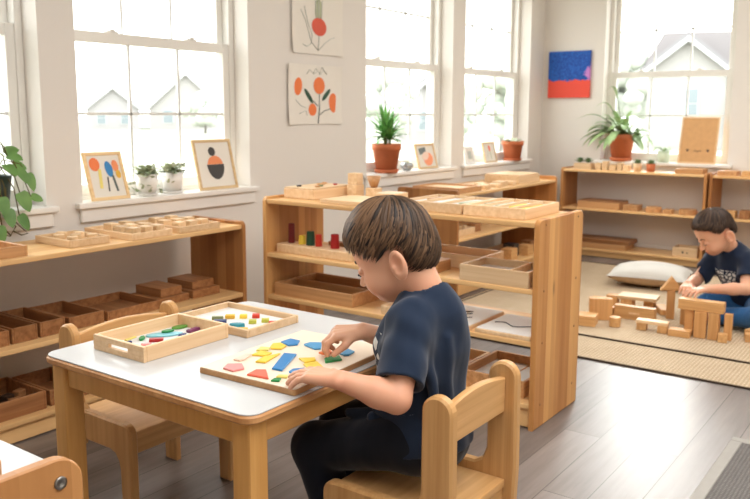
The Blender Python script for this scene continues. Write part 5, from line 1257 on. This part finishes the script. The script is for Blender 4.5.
# ------------------------------------------------------------------ light, sky, camera
w = bpy.data.worlds.new('overcast_sky'); scene.world = w; w.use_nodes = True
nt = w.node_tree; nt.nodes.clear()
bg = nt.nodes.new('ShaderNodeBackground'); wo = nt.nodes.new('ShaderNodeOutputWorld')
tc = nt.nodes.new('ShaderNodeTexCoord'); sx = nt.nodes.new('ShaderNodeSeparateXYZ'); rp = nt.nodes.new('ShaderNodeValToRGB')
rp.color_ramp.elements[0].color = (1.0, .99, .97, 1); rp.color_ramp.elements[1].color = (.93, .97, 1.0, 1)
nt.links.new(tc.outputs['Generated'], sx.inputs[0]); nt.links.new(sx.outputs[2], rp.inputs[0]); nt.links.new(rp.outputs[0], bg.inputs[0]); nt.links.new(bg.outputs[0], wo.inputs[0])
bg.inputs[1].default_value = 5.0
def light(kind, name, energy, loc, direction, color=(1, 1, 1), **kw):
    L = bpy.data.lights.new(name, kind); L.energy = energy; L.color = color
    for k, v in kw.items(): setattr(L, k, v)
    o = bpy.data.objects.new(name, L); C.objects.link(o); o.location = loc
    o.rotation_euler = Vector(direction).to_track_quat('-Z', 'Y').to_euler(); return o
light('SUN', 'skylight_window_side', 3.2, (2, 6, 6), (.15, -1, -.62), (1.0, .98, .95), angle=math.radians(55))
light('SUN', 'skylight_back_side', 5.5, (12, -1, 6), (-1, -.12, -.42), (1.0, .99, .97), angle=math.radians(32))
light('AREA', 'fill_light', 82, (1.2, -2.9, WH - .06), (0, 0, -1), (1.0, .985, .965), shape='RECTANGLE', size=2.6, size_y=2.0)  # added soft fill out of view below the ceiling, no real fitting
light('AREA', 'fill_light_far', 44, (4.4, -2.6, WH - .06), (0, 0, -1), (1.0, .985, .965), shape='RECTANGLE', size=2.0, size_y=2.0)  # second added fill lamp, brightens the far half of the room

cd = bpy.data.cameras.new('camera'); cam = bpy.data.objects.new('camera', cd); C.objects.link(cam); scene.camera = cam
th, pitch, roll = math.radians(35.807), .1457, .0044
fwd = Vector((math.cos(th) * math.cos(pitch), math.sin(th) * math.cos(pitch), -math.sin(pitch)))
right = Vector((math.sin(th), -math.cos(th), 0)); up = right.cross(fwd)
r_ = right * math.cos(roll) + up * math.sin(roll); u_ = up * math.cos(roll) - right * math.sin(roll)
R = Matrix((r_, u_, -fwd)).transposed().to_4x4(); R.translation = Vector((0, -2.7512, 1.0614)); cam.matrix_world = R
cd.sensor_width = 36; cd.lens = 803.43 / 750 * 36; cd.shift_y = (231.487 - 249.5) / 750; cd.clip_start = .05; cd.clip_end = 400
cd.dof.use_dof = True; cd.dof.focus_distance = 1.75; cd.dof.aperture_fstop = 6.3
scene.view_settings.view_transform = 'Standard'; scene.view_settings.look = 'None'; scene.view_settings.exposure = 0; scene.view_settings.gamma = 1.0
